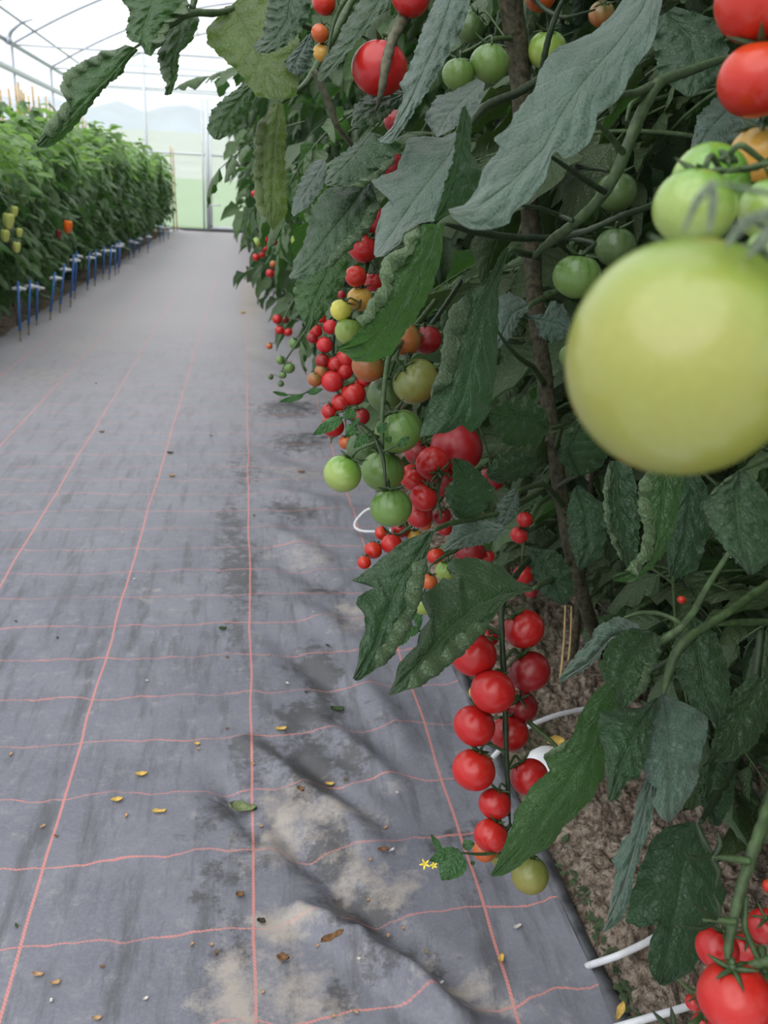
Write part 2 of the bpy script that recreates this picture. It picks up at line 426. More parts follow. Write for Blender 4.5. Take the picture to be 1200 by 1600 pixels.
fr = n.math('PINGPONG', n.math('SUBTRACT', cy_, 1.99 - .178 * 40), .089)
cross = n.math('MULTIPLY', n.math('LESS_THAN', fr, .0019), n.ramp(big, [(.36, .35), (.55, 1.)]))
tw = n.math('SINE', n.math('MULTIPLY', n.math('ADD', y_, x_), 900.0))
twist = n.ramp(tw, [(.0, .55), (.6, 1.)])
weave = n.math('MULTIPLY', n.math('SINE', n.math('MULTIPLY', x_, 2400.)), n.math('SINE', n.math('MULTIPLY', y_, 1500.)))
att = n.new('ShaderNodeAttribute', attribute_name='soiling'); s2 = n.new('ShaderNodeSeparateColor'); n.link(att.outputs['Color'], s2.inputs[0])
base = n.mix(n.ramp(big, [(.3, 0.), (.7, 1.)]), (.118, .122, .152), (.185, .188, .222))
mott = n.noise(tc, 22, 6, .8)
base = n.mix(n.math('MULTIPLY', n.ramp(mott, [(.5, 0.), (.68, 1.)]), .45), base, (.26, .26, .285))
base = n.mix(n.math('MULTIPLY', n.ramp(fine, [(.4, 0.), (.8, 1.)]), .35), base, (.26, .26, .28))
base = n.mix(n.math('MULTIPLY', n.ramp(streak, [(.50, 0.), (.66, 1.)]), .7), base, (.07, .07, .076))
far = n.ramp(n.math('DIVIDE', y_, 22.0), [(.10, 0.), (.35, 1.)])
base = n.mix(n.math('MULTIPLY', far, .85), base, (.37, .355, .37))  # far end paled in the base colour, imitating sky sheen at grazing angles
grit = n.noise(tc, 26, 9, .82)
wm = n.math('MULTIPLY', n.ramp(n.math('ADD', s2.outputs[1], n.math('MULTIPLY', n.math('SUBTRACT', grit, .5), 2.4)), [(.34, 0.), (.60, 1.)]), .85)
base = n.mix(wm, base, (.058, .056, .058))
dm = n.math('MULTIPLY', n.ramp(n.math('ADD', s2.outputs[0], n.math('MULTIPLY', n.math('SUBTRACT', mott, .5), 2.6)), [(.25, 0.), (.95, 1.)]), .9)
base = n.mix(dm, base, (.36, .32, .28))
lm = n.math('MULTIPLY', n.math('MAXIMUM', lines, cross), n.math('SUBTRACT', 1., n.math('MULTIPLY', dm, .8)))
base = n.mix(n.math('MULTIPLY', n.math('MULTIPLY', lm, twist), .9), base, (.66, .23, .19))
hgt = n.math('ADD', n.math('MULTIPLY', weave, .25), n.math('ADD', n.math('MULTIPLY', lm, 1.2), n.math('MULTIPLY', grit, 1.0)))
nm = n.bump(hgt, .35, .0015)
rg = n.mix(wm, (.55,) * 3, (.36,) * 3)
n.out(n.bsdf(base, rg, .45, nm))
floor.data.materials.clear(); floor.data.materials.append(m)

# rolled edge of the ground cover along the bed
mb = MB()
pts = []
for y in np.linspace(.4, 6, 60):
    pts.append((XR + .012 + .012 * math.sin(y * 3.1) + rnd.uniform(-.003, .003), y, .012 + .004 * math.sin(y * 7)))
tube(mb, pts, [.016 + .004 * math.sin(i * 1.7) for i in range(60)], 10)
o = mb.build('rolled_mat_edge', MAT['mat_roll']); tag(o, 'grey rolled edge of the ground cover between path and soil bed', 'ground cover')

# soil
m, nt = nodes('crumbly_soil'); n = N(nt)
tc = n.new('ShaderNodeTexCoord').outputs['Object']
a = n.noise(tc, 14, 8, .7); b = n.noise(tc, 90, 4, .7)
base = n.mix(n.ramp(a, [(.3, 0.), (.7, 1.)]), (.42, .31, .23), (.74, .63, .52))
vo = n.new('ShaderNodeTexVoronoi'); vo.inputs['Scale'].default_value = 46; n.link(tc, vo.inputs['Vector'])
base = n.mix(n.ramp(b, [(.36, .85), (.52, 0.)]), base, (.12, .085, .06))
base = n.mix(n.ramp(vo.outputs['Distance'], [(.45, 0.), (.75, .6)]), base, (.13, .09, .065))
gm = n.ramp(n.noise(tc, 3.5, 3), [(.50, 0.), (.66, .75)])
base = n.mix(gm, base, (.05, .07, .025))
n.out(n.bsdf(base, .95, .15, n.bump(n.math('SUBTRACT', n.math('ADD', a, b), n.math('MULTIPLY', vo.outputs['Distance'], 1.2)), 1.0, .04)))
MAT['soil'] = m
ysl = np.concatenate([np.linspace(.2, 2.6, 300), np.geomspace(2.62, 22.3, 120)])
xsl = np.concatenate([np.linspace(XR - .03, 1.2, 110)[:-1], np.linspace(1.2, 5.3, 60)])
X, Y = np.meshgrid(xsl, ysl)
amp = np.clip((X - XR) / .06, 0, 1)
Z = amp * (.02 + .03 * vnoise(X, Y, 7, 41) + .05 * np.abs(vnoise(X, Y, 26, 42)) + .03 * np.abs(vnoise(X, Y, 62, 43)) + .05 * gauss(X - .85, .25)) - .004
Z = Z - .008 * (1 - amp)
mb = MB(); mb.add(np.stack([X.ravel(), Y.ravel(), Z.ravel()], 1), grid_faces(len(ysl), len(xsl)))
tag(mb.build('floor_soil', MAT['soil'], loc=(0, 0, 0)), kind='structure')
X, Y = np.meshgrid(np.linspace(-3.4, -1.6, 40), np.geomspace(3, 22.3, 140))
Z = -.004 + np.clip((-1.62 - X) / .1, 0, 1) * (.012 + .03 * vnoise(X, Y, 7, 51) + .02 * np.abs(vnoise(X, Y, 22, 52)))
mb = MB(); mb.add(np.stack([X.ravel(), Y.ravel(), Z.ravel()], 1), grid_faces(140, 40))
tag(mb.build('floor_soil', MAT['soil'], loc=(0, 0, 0)), kind='structure')

# greenhouse shell
YE = 22.2; XL, XRW = -3.65, 5.3; ZE = 3.02; ZA = 4.45
def arch(x):
    t = (x - (XL + XRW) / 2) / ((XRW - XL) / 2); return ZE + (ZA - ZE) * (1 - abs(t) ** 1.9)
ax = np.linspace(XL, XRW, 25)
mb = MB(); V = [(x, y, arch(x) + .03) for y in (-3, YE) for x in ax]
mb.add(V, grid_faces(2, 25)); tag(mb.build('ceiling', MAT['film'], loc=(0, 0, 0)), kind='structure')
mb = MB(); mb.add([(XL, -3, 0), (XL, YE, 0), (XL, YE, ZE), (XL, -3, ZE)], [(0, 1, 2, 3)])
tag(mb.build('wall_left', MAT['film'], loc=(XL, 0, 0)), kind='structure')
mb = MB(); V = [(x, YE, 0.1) for x in ax] + [(x, YE, arch(x)) for x in ax]
mb.add(V, grid_faces(2, 25)); tag(mb.build('wall_far', MAT['film_end'], loc=(0, YE, 0)), kind='structure')
TR = [0]
def trim(mb, mat='steel'):
    TR[0] += 1; return tag(mb.build('trim_%d' % TR[0], MAT[mat]), kind='structure')
for y in np.arange(1.2, 22.3, 3.0):
    mb = MB(); tube(mb, [(x, y, arch(x)) for x in ax], .018, 8, n=40, smooth=0)
    tube(mb, [(XL, y, 0), (XL, y, ZE)], .024, 8)
    if y > 14: tube(mb, [(XL, y, ZE), (1, y, ZE + .05), (XRW, y, ZE)], .012, 6)
    trim(mb)
mb = MB(); tube(mb, [(XL + .04, -1, ZE), (XL + .04, YE, ZE)], .035, 8); trim(mb)
mb = MB(); box(mb, (XL + .0, -1, ZE - .42), (XL + .05, YE, ZE - .34)); trim(mb, 'alu')
mb = MB(); tube(mb, [(XL + .35, -1, arch(XL + .35) + .02), (XL + .35, YE, arch(XL + .35) + .02)], .018, 8); trim(mb)
for x in (-1.0, 1.0, 3.0):
    mb = MB(); tube(mb, [(x, -1, arch(x) - .02), (x, YE, arch(x) - .02)], .014, 8); trim(mb)
# end wall rails and posts
def wall_pt(px, py):
    v = RC @ np.array([(px - 600) / F, (800 - py) / F, -1.0]); return CAM + v * ((YE - .04) / v[1])
for (a, b, r) in [((150, 141), (420, 147), .016), ((225, 240), (420, 244), .03), ((150, 105), (420, 110), .012), ((232, 362), (420, 364), .05), ((150, 358), (235, 358), .03)]:
    A, B = wall_pt(*a), wall_pt(*b); B[2] = A[2] = (A[2] + B[2]) / 2
    mb = MB(); tube(mb, [A, B], r, 6); trim(mb, 'alu')
for px, r, top in ((232, .03, None), (325, .045, 2.9), (318, .02, 2.9)):
    A = wall_pt(px, 300); zt = top or arch(A[0])
    mb = MB(); box(mb, (A[0] - r, YE - .08, 0), (A[0] + r, YE - .02, zt)); trim(mb, 'alu')
dx = wall_pt(325, 300)[0]
d = empty('door_1', (dx, YE - .08, 0), kind='structure')
mb = MB()
for (lo, hi) in (((dx + .05, .1), (dx + .1, 2.2)), ((dx + 1.1, .1), (dx + 1.16, 2.2)), ((dx + .05, 2.15), (dx + 1.16, 2.2)), ((dx + .05, .05), (dx + 1.16, .14))):
    box(mb, (lo[0], YE - .12, lo[1]), (hi[0], YE - .09, hi[1]))
mb.build('door_frame', MAT['alu'], d)
mb = MB(); hx = wall_pt(333, 320); tube(mb, [(dx + .08, YE - .16, hx[2]), (dx + .3, YE - .16, hx[2])], .02, 6); tube(mb, [(dx + .08, YE - .16, hx[2]), (dx + .08, YE - .1, hx[2])], .015, 6)
mb.build('door_handle', MAT['white'], d)
mb = MB(); box(mb, (XL, YE - .12, -.02), (XRW, YE - .0, .07)); trim(mb, 'mat_roll')
# tensioner brackets on the eave
lab = ['nearest the frame edge', 'second along the rail', 'third along the rail', 'farthest down the rail']
for k, (px, py, y) in enumerate([(5, 100, 11.2), (32, 116, 12.6), (62, 128, 14.0), (88, 138, 15.6)]):
    b = np.array([XL + .10, y, ZE])
    e = empty('vent_bracket', b, 'grey vent arm bracket on the left eave pipe, ' + lab[k], 'bracket', 'vent brackets on the eave pipe')
    mb = MB(); tube(mb, [b + (0, 0, -.05), b + (.03, 0, .10), b + (.22, -.1, .22), b + (.42, -.2, .27)], [.03, .03, .02, .008], 8); mb.build('arm', MAT['steel'], e)
    mb = MB(); tube(mb, [b + (.0, -.04, -.02), b + (.0, .04, -.02)], .055, 14); mb.build('drum', MAT['steel'], e)

# outside
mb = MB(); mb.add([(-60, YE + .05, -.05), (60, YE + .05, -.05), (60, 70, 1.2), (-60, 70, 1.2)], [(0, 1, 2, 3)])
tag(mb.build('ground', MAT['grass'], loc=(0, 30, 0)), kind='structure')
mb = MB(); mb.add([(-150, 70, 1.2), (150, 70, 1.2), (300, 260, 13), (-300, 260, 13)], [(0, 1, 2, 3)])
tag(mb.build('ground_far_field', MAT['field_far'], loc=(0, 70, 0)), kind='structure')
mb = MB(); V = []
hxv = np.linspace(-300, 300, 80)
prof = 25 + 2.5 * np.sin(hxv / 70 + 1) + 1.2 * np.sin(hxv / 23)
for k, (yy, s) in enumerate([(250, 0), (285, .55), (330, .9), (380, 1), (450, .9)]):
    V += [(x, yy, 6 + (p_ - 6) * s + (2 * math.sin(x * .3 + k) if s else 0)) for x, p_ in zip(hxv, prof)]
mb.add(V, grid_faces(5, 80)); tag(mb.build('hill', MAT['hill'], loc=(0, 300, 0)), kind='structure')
# ================================================================ plants
def hero_leaf(mb, M, L, R, d0, d1, tilt=0.0, cup=.35, rollL=None, rollR=None, quilt=.0028, wave=.006, veins=6, nu=60, nv=12, seed=0, back=False, mid_d=0.0):
    """one blade: midrib and both margins (base to tip) as seen in the photograph, depth from d0 at the base to d1 at the tip;
    tilt: how much deeper the right margin lies than the left; roll: (from, to, radius px, cover px) margin rolled up towards the viewer"""
    r = np.random.RandomState(seed + 1)
    Mq, Lq, Rq = resample(M, nu, 1), resample(L, nu), resample(R, nu)
    ser = min(1, nu / 50) * np.sin(PI * np.linspace(0, 1, nu))[:, None] * 1.3
    jn = lambda E, s_: (E - Mq) / (np.linalg.norm(E - Mq, axis=1)[:, None] + 1e-6) * ser * (np.sin(np.linspace(0, 1, nu) * veins * 9 + s_) + .8 * np.sin(np.linspace(0, 1, nu) * veins * 21 + s_ * 2))[:, None]
    Lq = Lq + jn(Lq, seed); Rq = Rq + jn(Rq, seed + 2)
    u = np.linspace(0, 1, nu)
    dm = d0 + (d1 - d0) * u + mid_d * np.sin(PI * u)
    ph = r.rand(4) * 6
    rows = {}
    def side(E, sgn, roll):
        out = []
        px2m = dm / F
        wid = np.linalg.norm(E - Mq, axis=1) * px2m
        for j in range(1, nv + 1):
            t = j / nv
            p = Mq + (E - Mq) * t
            dep = dm + sgn * tilt * .5 * t + cup * wid * t * t
            q = (np.cos(2 * PI * (u * veins - .9 * t) + ph[0] + sgn) * .5 + .5) * math.sin(PI * min(t * 1.15, 1)) * quilt
            wv = wave * t ** 3 * (np.sin(u * veins * 2 * PI + ph[1] + sgn * 2) + .6 * np.sin(u * 23 + ph[2]))
            dep = dep + .0045 * vnoise(u * 16 + seed * 3 + 40, np.full(nu, t * 5.3 + sgn * 9 + 20), 1, 5) * min(1, t * 3) + .003 * vnoise(u * 34 + seed + 40, np.full(nu, t * 9.3 + sgn * 9 + 20), 1, 6) * min(1, t * 3)
            dep = dep - q + wv * np.clip(wid * 30, 0, 1) - quilt * 1.0 * min(1, t * 5)
            out.append(np.c_[p, dep])
        if roll:
            a, b, rad, cover = roll
            wnd = np.clip((u - a) / .08, 0, 1) * np.clip((b - u) / .10, 0, 1)
            wnd = wnd * wnd * (3 - 2 * wnd)
            crk = 1 + .5 * vnoise(u * veins * 2.2 + 30, u * 0 + seed + 30, 1, 7) + .25 * vnoise(u * veins * 6 + 30, u * 0 + seed + 33, 1, 8)
            e0 = out[-1]
            dirv = E - Mq; dirv /= (np.linalg.norm(dirv, axis=1)[:, None] + 1e-6)
            rr = rad * wnd * crk + .3
            for k in range(1, 7):
                th = k / 6 * PI
                p = e0[:, :2] + dirv * (rr * np.sin(th))[:, None]
                dep = e0[:, 2] - (rr * (1 - np.cos(th))) * px2m * .9
                out.append(np.c_[p, dep])
            for k in (1, 2, 3):
                p = out[5 + nv][:, :2] - dirv * (cover * wnd * crk * k / 3)[:, None]
                dep = e0[:, 2] - 2 * rr * px2m * .9 + (k / 3) ** 2 * rr * px2m * .6
                out.append(np.c_[p, dep])
        return out
    ls, rs = side(Lq, -1, rollL), side(Rq, 1, rollR)
    cols = ls[::-1] + [np.c_[Mq, dm]] + rs
    vv = [-(j + 1) / nv for j in range(len(ls))][::-1] + [0] + [(j + 1) / nv for j in range(len(rs))]
    A = np.stack(cols, 1)                       # nu x ncol x 3
    px, py, dd = A[..., 0].ravel(), A[..., 1].ravel(), A[..., 2].ravel()
    C = np.stack([(px - 600) / F, (800 - py) / F, -np.ones_like(px)], 1) * dd[:, None]
    V = CAM + C @ RC.T
    uv = np.stack([np.repeat(u, len(cols)), np.tile((np.array(vv) + 1) / 2, nu)], 1)
    f = grid_faces(nu, len(cols))
    # orient the upper face towards the viewer unless the underside is what shows
    a, b, c = V[f[len(f) // 2][0]], V[f[len(f) // 2][1]], V[f[len(f) // 2][3]]
    nrm = np.cross(b - a, c - a); facing = nrm @ (CAM - a) > 0
    if facing == back: f = [q[::-1] for q in f]
    mb.add(V, f, uv)

def local_leaflet(L, Wd, r, nu=11, nv=4, curl=.5, droop=.5, lobes=3):
    """leaflet along +Y from the origin, +Z up"""
    u = np.linspace(0, 1, nu)
    prof = np.sin(PI * np.clip(u, 0, 1) ** .62) ** .75 * (1 - .25 * u)
    ph = r.rand(6) * 6
    cols, vv = [], []
    y = L * (np.sin(droop * u) / max(droop, 1e-3)); z = -L * (1 - np.cos(droop * u)) / max(droop, 1e-3)
    for j in range(-nv, nv + 1):
        t = abs(j) / nv; s = -1 if j < 0 else 1
        lob = 1 + .16 * np.sin(u * lobes * 2 * PI + ph[0 if j < 0 else 1]) * t + .05 * np.sin(u * 31 + ph[2]) * t
        wv = Wd * prof * lob
        an = curl * t * 1.2 * s
        x = s * wv * (math.sin(abs(an)) / max(abs(an), 1e-3)) * t if t > 0 else 0 * wv
        zz = z + (wv * t * (1 - math.cos(an)) / max(abs(an), 1e-3)) * (-1 if r_down else 1) + .03 * L * t ** 2 * np.sin(u * 17 + ph[3] + s) - .02 * L * (np.cos(2 * PI * (u * 6 - t))) * math.sin(PI * t) * .6
        cols.append(np.stack([x, y + .12 * wv * t, zz], 1)); vv.append(s * t)
    A = np.stack(cols, 1).reshape(-1, 3)
    uv = np.stack([np.repeat(u, len(cols)), np.tile((np.array(vv) + 1) / 2, nu)], 1)
    return A, [q[::-1] for q in grid_faces(nu, len(cols))], uv
r_down = False
def rotm(yaw, pitch, roll):
    return np.array(Matrix.Rotation(yaw, 3, 'Z') @ Matrix.Rotation(pitch, 3, 'X') @ Matrix.Rotation(roll, 3, 'Y'))
def compound(r, Lr=.34, size=.11, fine=True, nu=11, nv=4):
    """a tomato leaf along +Y: stalk, terminal leaflet, pairs of leaflets and small ones between; returns MB with 2 slots (stem, blade)"""
    global r_down
    mb = MB()
    n_ = 12; t = np.linspace(0, 1, n_); bend = r.uniform(.5, 1.2); sw = r.uniform(-.25, .25)
    pts = np.stack([sw * Lr * t ** 2, Lr * np.sin(bend * t) / bend, -Lr * (1 - np.cos(bend * t)) / bend], 1)
    tube(mb, pts, np.linspace(.0042, .0016, n_), 5, 0, n=n_)
    def at(tt):
        k = tt * (n_ - 1); i = min(int(k), n_ - 2); a = k - i
        return pts[i] * (1 - a) + pts[i + 1] * a, math.atan2(-(pts[i + 1][2] - pts[i][2]), pts[i + 1][1] - pts[i][1])
    def put(tt, yaw, sz, pet=.02):
        global r_down
        p, sl = at(tt)
        r_down = r.rand() < .35
        A, f, uv = local_leaflet(sz, sz * r.uniform(.26, .38), r, nu, nv, r.uniform(.3, 1.5), r.uniform(.2, 1.1), r.randint(2, 4))
        A = A + [0, pet, 0]
        R_ = rotm(yaw, -sl * .8 + r.uniform(-.5, .2), r.uniform(-.5, .5))
        mb.add(A @ R_.T + p, f, uv, 1)
        if pet > 0 and fine: tube(mb, [p, p + R_ @ np.array([0, pet + .004, 0])], .0014, 4, 0, n=2)
    put(.99, r.uniform(-.2, .2), size * 1.25, .008)
    for tt, k in ((.82, .85), (.6, 1.0), (.38, .9)):
        for s in (-1, 1):
            put(tt + r.uniform(-.04, .04), s * r.uniform(.9, 1.4), size * k * r.uniform(.8, 1.15), .022)
    for tt in (.9, .7, .5, .28):
        if r.rand() < .8: put(tt, (1 if r.rand() < .5 else -1) * r.uniform(.9, 1.5), size * r.uniform(.25, .42), .008)
    return mb
PROTO = [compound(np.random.RandomState(100 + i), .36, .125) for i in range(9)]
def meshes(mat): return [m.mesh('leaf', [MAT['stem'], MAT[mat]]) for m in PROTO]
LEAF_MESH = {k: meshes(k) for k in ('leaf', 'leaf_skylit', 'leaf_green', 'leaf_young', 'leaf_shade')}
PROTO_V = [np.concatenate(m.v) for m in PROTO]
COARSE = [compound(np.random.RandomState(200 + i), .38, .13, False, 6, 2) for i in range(6)]
COARSE_V = [(np.concatenate(m.v), m.f, np.concatenate(m.uv), m.m) for m in COARSE]

# where the photograph lets the row of tomatoes reach (its outline against the path)
SIL = [(-400, 470), (0, 440), (100, 410), (160, 345), (240, 335), (300, 350), (350, 362), (400, 376), (470, 400), (540, 415), (600, 500), (660, 560), (720, 600), (800, 640), (880, 660), (940, 700), (960, 850), (1050, 900), (1110, 950), (1200, 985), (1300, 1015), (1400, 1080), (1500, 1150), (1600, 1170), (2400, 1260)]
def sil(py): return np.interp(py, [a for a, b in SIL], [b for a, b in SIL])

STEM_X = .80
def add_leaf(plant, base, yaw, scale, pitch, mat='leaf', dmin=1.18, roll=0):
    """hangs one compound leaf on a plant if it keeps clear of the path and of the fruit in front"""
    k = rnd.randrange(len(PROTO))
    R_ = rotm(yaw, pitch, roll) * scale
    V = PROTO_V[k] @ R_.T + base
    px, py, d = projv(V)
    vis = (d > .05)
    inframe = vis & (px > -200) & (px < 1400) & (py > -300) & (py < 1900)
    if (d < dmin).any() and inframe.any(): return False
    if (V[:, 2] < .03).any(): return False
    if vis.any() and (px[vis] < sil(py[vis])).any(): return False
    o = bpy.data.objects.new('leaf', LEAF_MESH[mat][k]); col.objects.link(o)
    o.parent = plant; o.location = Vector(base) - Vector(wloc(plant))
    o.rotation_euler = (Matrix.Rotation(yaw, 3, 'Z') @ Matrix.Rotation(pitch, 3, 'X') @ Matrix.Rotation(roll, 3, 'Y')).to_euler()
    o.scale = (scale,) * 3
    return True

NEAR = {}
names_near = {
 'front': 'tomato plant at the right edge carrying the large green fruit nearest the lens',
 'corner': 'tomato plant at the bottom right corner with fork-branched hanging truss',
 'main': 'tall leafy tomato plant with big bluish leaves and the long red truss',
 'second': 'tomato plant behind the long red truss, with ribbed green fruit clusters',
 'third': 'tomato plant farther in, bearing the crowded small red truss over the path',
 'fourth': 'tomato plant with mottled broad leaf and branch reaching over the path at the top',
}
def plant_root(key, x, y):
    e = empty('tomato_plant', (x, y, 0.02), names_near.get(key), 'tomato plant', 'tomato plants along the right of the path')
    NEAR[key] = e; return e
def stem_path(x, y, top=2.35):
    return [(x + .02 * math.sin(z * 3 + y * 5), y + .02 * math.cos(z * 2.3 + y), z) for z in np.linspace(0.0, top, 14)]
for key, x, y in (('front', .62, .42), ('corner', .85, .80), ('main', .72, 1.28), ('second', .80, 1.80), ('third', .80, 2.35), ('fourth', .80, 2.9)):
    e = plant_root(key, x, y)
    if key == 'front': pts = [(.62, .42, 0), (.66, .46, .5), (.72, .5, 1.1), (.7, .5, 1.7), (.68, .5, 2.3)]
    elif key == 'main': pts = None
    else: pts = stem_path(x, y)
    if pts:
        mb = MB(); tube(mb, pts, .0095 if key != 'front' else .008, 8, knob=.12); mb.build('main_stem', MAT['stem_wood'], e)
    cnt = 0; zz = .30
    tries = 0
    while zz < 2.25:
        base0 = np.array([x, y, zz])
        if key == 'main' and pts is None: base0 = np.array([x, y, zz])
        placed = 0
        for a in range(30):
            yaw = rnd.uniform(0, 2 * PI)
            dm_ = 1.2 if zz > .75 else .92
            if add_leaf(e, base0 + (rnd.uniform(-.05, .05), rnd.uniform(-.05, .05), 0), yaw, rnd.uniform(.8, 1.25) * (1 if a < 12 else .75), rnd.uniform(-.5, .45), rnd.choice(['leaf', 'leaf_shade', 'leaf_shade', 'leaf_green', 'leaf_shade']), dm_, rnd.uniform(-.4, .4)):
                placed += 1; cnt += 1
                if placed >= (4 if zz > .95 else 5): break
        zz += .085

# a few leaves leaning out over the path farther on
for x, y, d, yaw, sc_, pt in [(345, 120, 2.3, 1.2, .7, .2), (352, 200, 2.6, 1.3, .8, -.2), (372, 250, 3.0, 1.4, .9, -.3), (385, 300, 3.2, 1.2, .9, -.5), (420, 430, 2.6, 1.3, .7, -.7), (455, 520, 2.1, 1.5, .6, -.9), (430, 210, 1.9, 1.0, .7, -.4), (470, 200, 1.7, .8, .7, -.6), (500, 150, 1.6, 1.6, .8, -.3)]:
    k = rnd.randrange(len(PROTO)); o = bpy.data.objects.new('leaf', LEAF_MESH['leaf_green'][k]); col.objects.link(o)
    o.parent = NEAR['fourth']; b_ = P(x + 125, y - 10, d); o.location = Vector(b_) - Vector(wloc(NEAR['fourth'])); o.scale = (sc_,) * 3
    o.rotation_euler = (Matrix.Rotation(yaw, 3, 'Z') @ Matrix.Rotation(pt, 3, 'X')).to_euler()
# ---- the row farther on: each plant its own stem and leaf mass
def row_foliage(seed, n_leaf, coarse, zmin, zmax, reach):
    r = np.random.RandomState(seed); mb = MB()
    for i in range(n_leaf):
        z = zmin + (zmax - zmin) * r.rand() ; yaw = r.rand() * 2 * PI
        A, f, uv, mm = coarse[r.randint(len(coarse))]
        s = r.uniform(.75, 1.2) * reach
        R_ = rotm(yaw, r.uniform(-.6, .35), r.uniform(-.5, .5)) * s
        V = A @ R_.T + [r.uniform(-.1, .1), r.uniform(-.12, .12), z]
        if V[:, 2].min() < .12: continue
        k0 = mb.n; mb.v.append(V); mb.uv.append(uv); mb.f += [tuple(a + k0 for a in q) for q in f]; mb.m += mm; mb.n += len(V)
    return mb
FARM = []
for i in range(4):
    mb = row_foliage(300 + i, 62, COARSE_V, .42, 2.45, 1.2)
    FARM.append(mb.mesh('foliage', [MAT['stem'], MAT[('leaf_green', 'leaf', 'leaf_green', 'leaf')[i]]]))
STEMM = MB(); tube(STEMM, [(0, 0, 0), (.02, .01, .8), (-.02, 0, 1.6), (.0, 0, 2.4)], .009, 6, n=10); STEMM = STEMM.mesh('main_stem', MAT['stem_wood'])
far_plants = []
yk = 3.4; i = 0
while yk < 21.6:
    lbl = 'leafy tomato plant in the row receding along the right side of the path'
    e = empty('tomato_plant', (.84 - min(max(yk - 3, 0) * .085, .36) + .04 * math.sin(i), yk, .01), lbl, 'tomato plant', 'tomato plants receding down the row')
    o = bpy.data.objects.new('main_stem', STEMM); col.objects.link(o); o.parent = e
    o = bpy.data.objects.new('foliage', FARM[i % 4]); col.objects.link(o); o.parent = e
    e.rotation_euler.z = 0; o.rotation_euler.z = rnd.uniform(0, 6.28)
    e['kind'] = 'thing'
    far_plants.append(e); yk += .5 if yk < 8 else .62; i += 1
# the next row behind, added to keep the gaps between leaves dark
for i in range(7):
    yk = .9 + i * .62
    e = empty('tomato_plant', (1.72 + .05 * math.sin(i * 2), yk, .01), 'tomato plant of the added second row that darkens the gaps between leaves', 'tomato plant', 'tomato plants in the added second row')
    o = bpy.data.objects.new('main_stem', STEMM); col.objects.link(o); o.parent = e
    o = bpy.data.objects.new('foliage', FARM[(i + 1) % 4]); col.objects.link(o); o.parent = e; o.rotation_euler.z = i * 1.3

# ---- peppers on the left
def pepper_foliage(seed, n_leaf, half, zt):
    r = np.random.RandomState(seed); mb = MB(); global r_down
    for i in range(n_leaf):
        z = .22 + (zt - .22) * r.rand() ** .8
        rad = half * (.35 + .65 * r.rand() ** .5) * (1 if z > .45 else .75)
        yaw = r.rand() * 2 * PI
        p = np.array([math.sin(-yaw) * rad, math.cos(-yaw) * rad * .8, z])
        r_down = r.rand() < .4
        Lf = r.uniform(.11, .20)
        A, f, uv = local_leaflet(Lf, Lf * r.uniform(.24, .31), r, 6, 2, r.uniform(.2, .9), r.uniform(.3, 1.2), 0)
        R_ = rotm(yaw + r.uniform(-.7, .7), r.uniform(-1.2, .15) if z < zt - .2 else r.uniform(-.6, .6), r.uniform(-.4, .4))
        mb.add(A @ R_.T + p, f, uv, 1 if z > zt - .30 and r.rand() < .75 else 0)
    for k in range(7):
        a = r.rand() * 6.28; q = [(0, 0, .1), (.08 * math.cos(a), .08 * math.sin(a), .5), (.2 * math.cos(a), .2 * math.sin(a), zt - .12)]
        tube(mb, q, [.008, .006, .003], 5, 2, n=6)
    return mb
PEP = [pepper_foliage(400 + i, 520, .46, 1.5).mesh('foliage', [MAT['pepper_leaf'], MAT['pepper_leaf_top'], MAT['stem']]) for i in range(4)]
PST = MB(); tube(PST, [(0, 0, 0), (.01, 0, .3), (0, .01, .7)], .011, 6, n=6); PST = PST.mesh('main_stem', MAT['stem'])
yk = 5.2; i = 0
while yk < 21.2:
    for xx in (-2.06, -2.80):
        if xx < -2.5 and yk < 8.4: continue
        lbl = 'bushy pepper plant with glossy pointed leaves in the bed left of the path' if xx > -2.5 else 'pepper plant in the back line of the left bed, behind the canes'
        e = empty('pepper_plant', (xx + rnd.uniform(-.05, .05), yk + rnd.uniform(-.08, .08), 0), lbl, 'pepper plant', 'pepper plants beside the path' if xx > -2.5 else 'pepper plants in the back line')
        o = bpy.data.objects.new('main_stem', PST); col.objects.link(o); o.parent = e
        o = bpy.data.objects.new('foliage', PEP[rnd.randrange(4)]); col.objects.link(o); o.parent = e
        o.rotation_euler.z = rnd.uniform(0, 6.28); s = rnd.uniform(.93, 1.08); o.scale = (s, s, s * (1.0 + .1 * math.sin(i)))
    yk += .5; i += 1
# ================================================================ the large leaves that can be told apart
HL = []
def HLf(key, mat, M, L, R, d0, d1, **k): HL.append((key, mat, M, L, R, d0, d1, k))
HLf('main', 'leaf_skylit', [(1025,-40),(1005,15),(960,75),(915,125),(880,175),(850,235),(800,285),(745,325),(702,330)],
 [(1000,-40),(973,0),(953,27),(927,50),(900,63),(877,70),(853,90),(840,120),(833,143),(803,177),(800,193),(770,217),(782,230),(753,267),(747,293),(727,320),(700,327)],
 [(1042,-40),(1035,0),(1025,50),(1017,77),(995,100),(975,142),(957,165),(928,180),(934,190),(925,217),(900,243),(882,250),(868,232),(863,243),(850,283),(830,310),(803,330),(795,350),(760,360),(733,358),(712,345),(702,333)],
 .70, .54, tilt=-.05, cup=.15, quilt=.0022, wave=.004, veins=8, seed=1)
HLf('second', 'leaf_skylit', [(708,-10),(685,60),(660,115),(640,160),(612,205),(592,220)],
 [(690,-12),(680,0),(660,45),(650,75),(638,110),(624,130),(632,150),(620,175),(615,195),(600,212),(590,218)],
 [(738,-12),(735,0),(725,40),(710,70),(690,105),(670,140),(650,170),(635,195),(612,225),(594,223)], .86, .78, tilt=-.03, cup=.5, veins=9, seed=2)
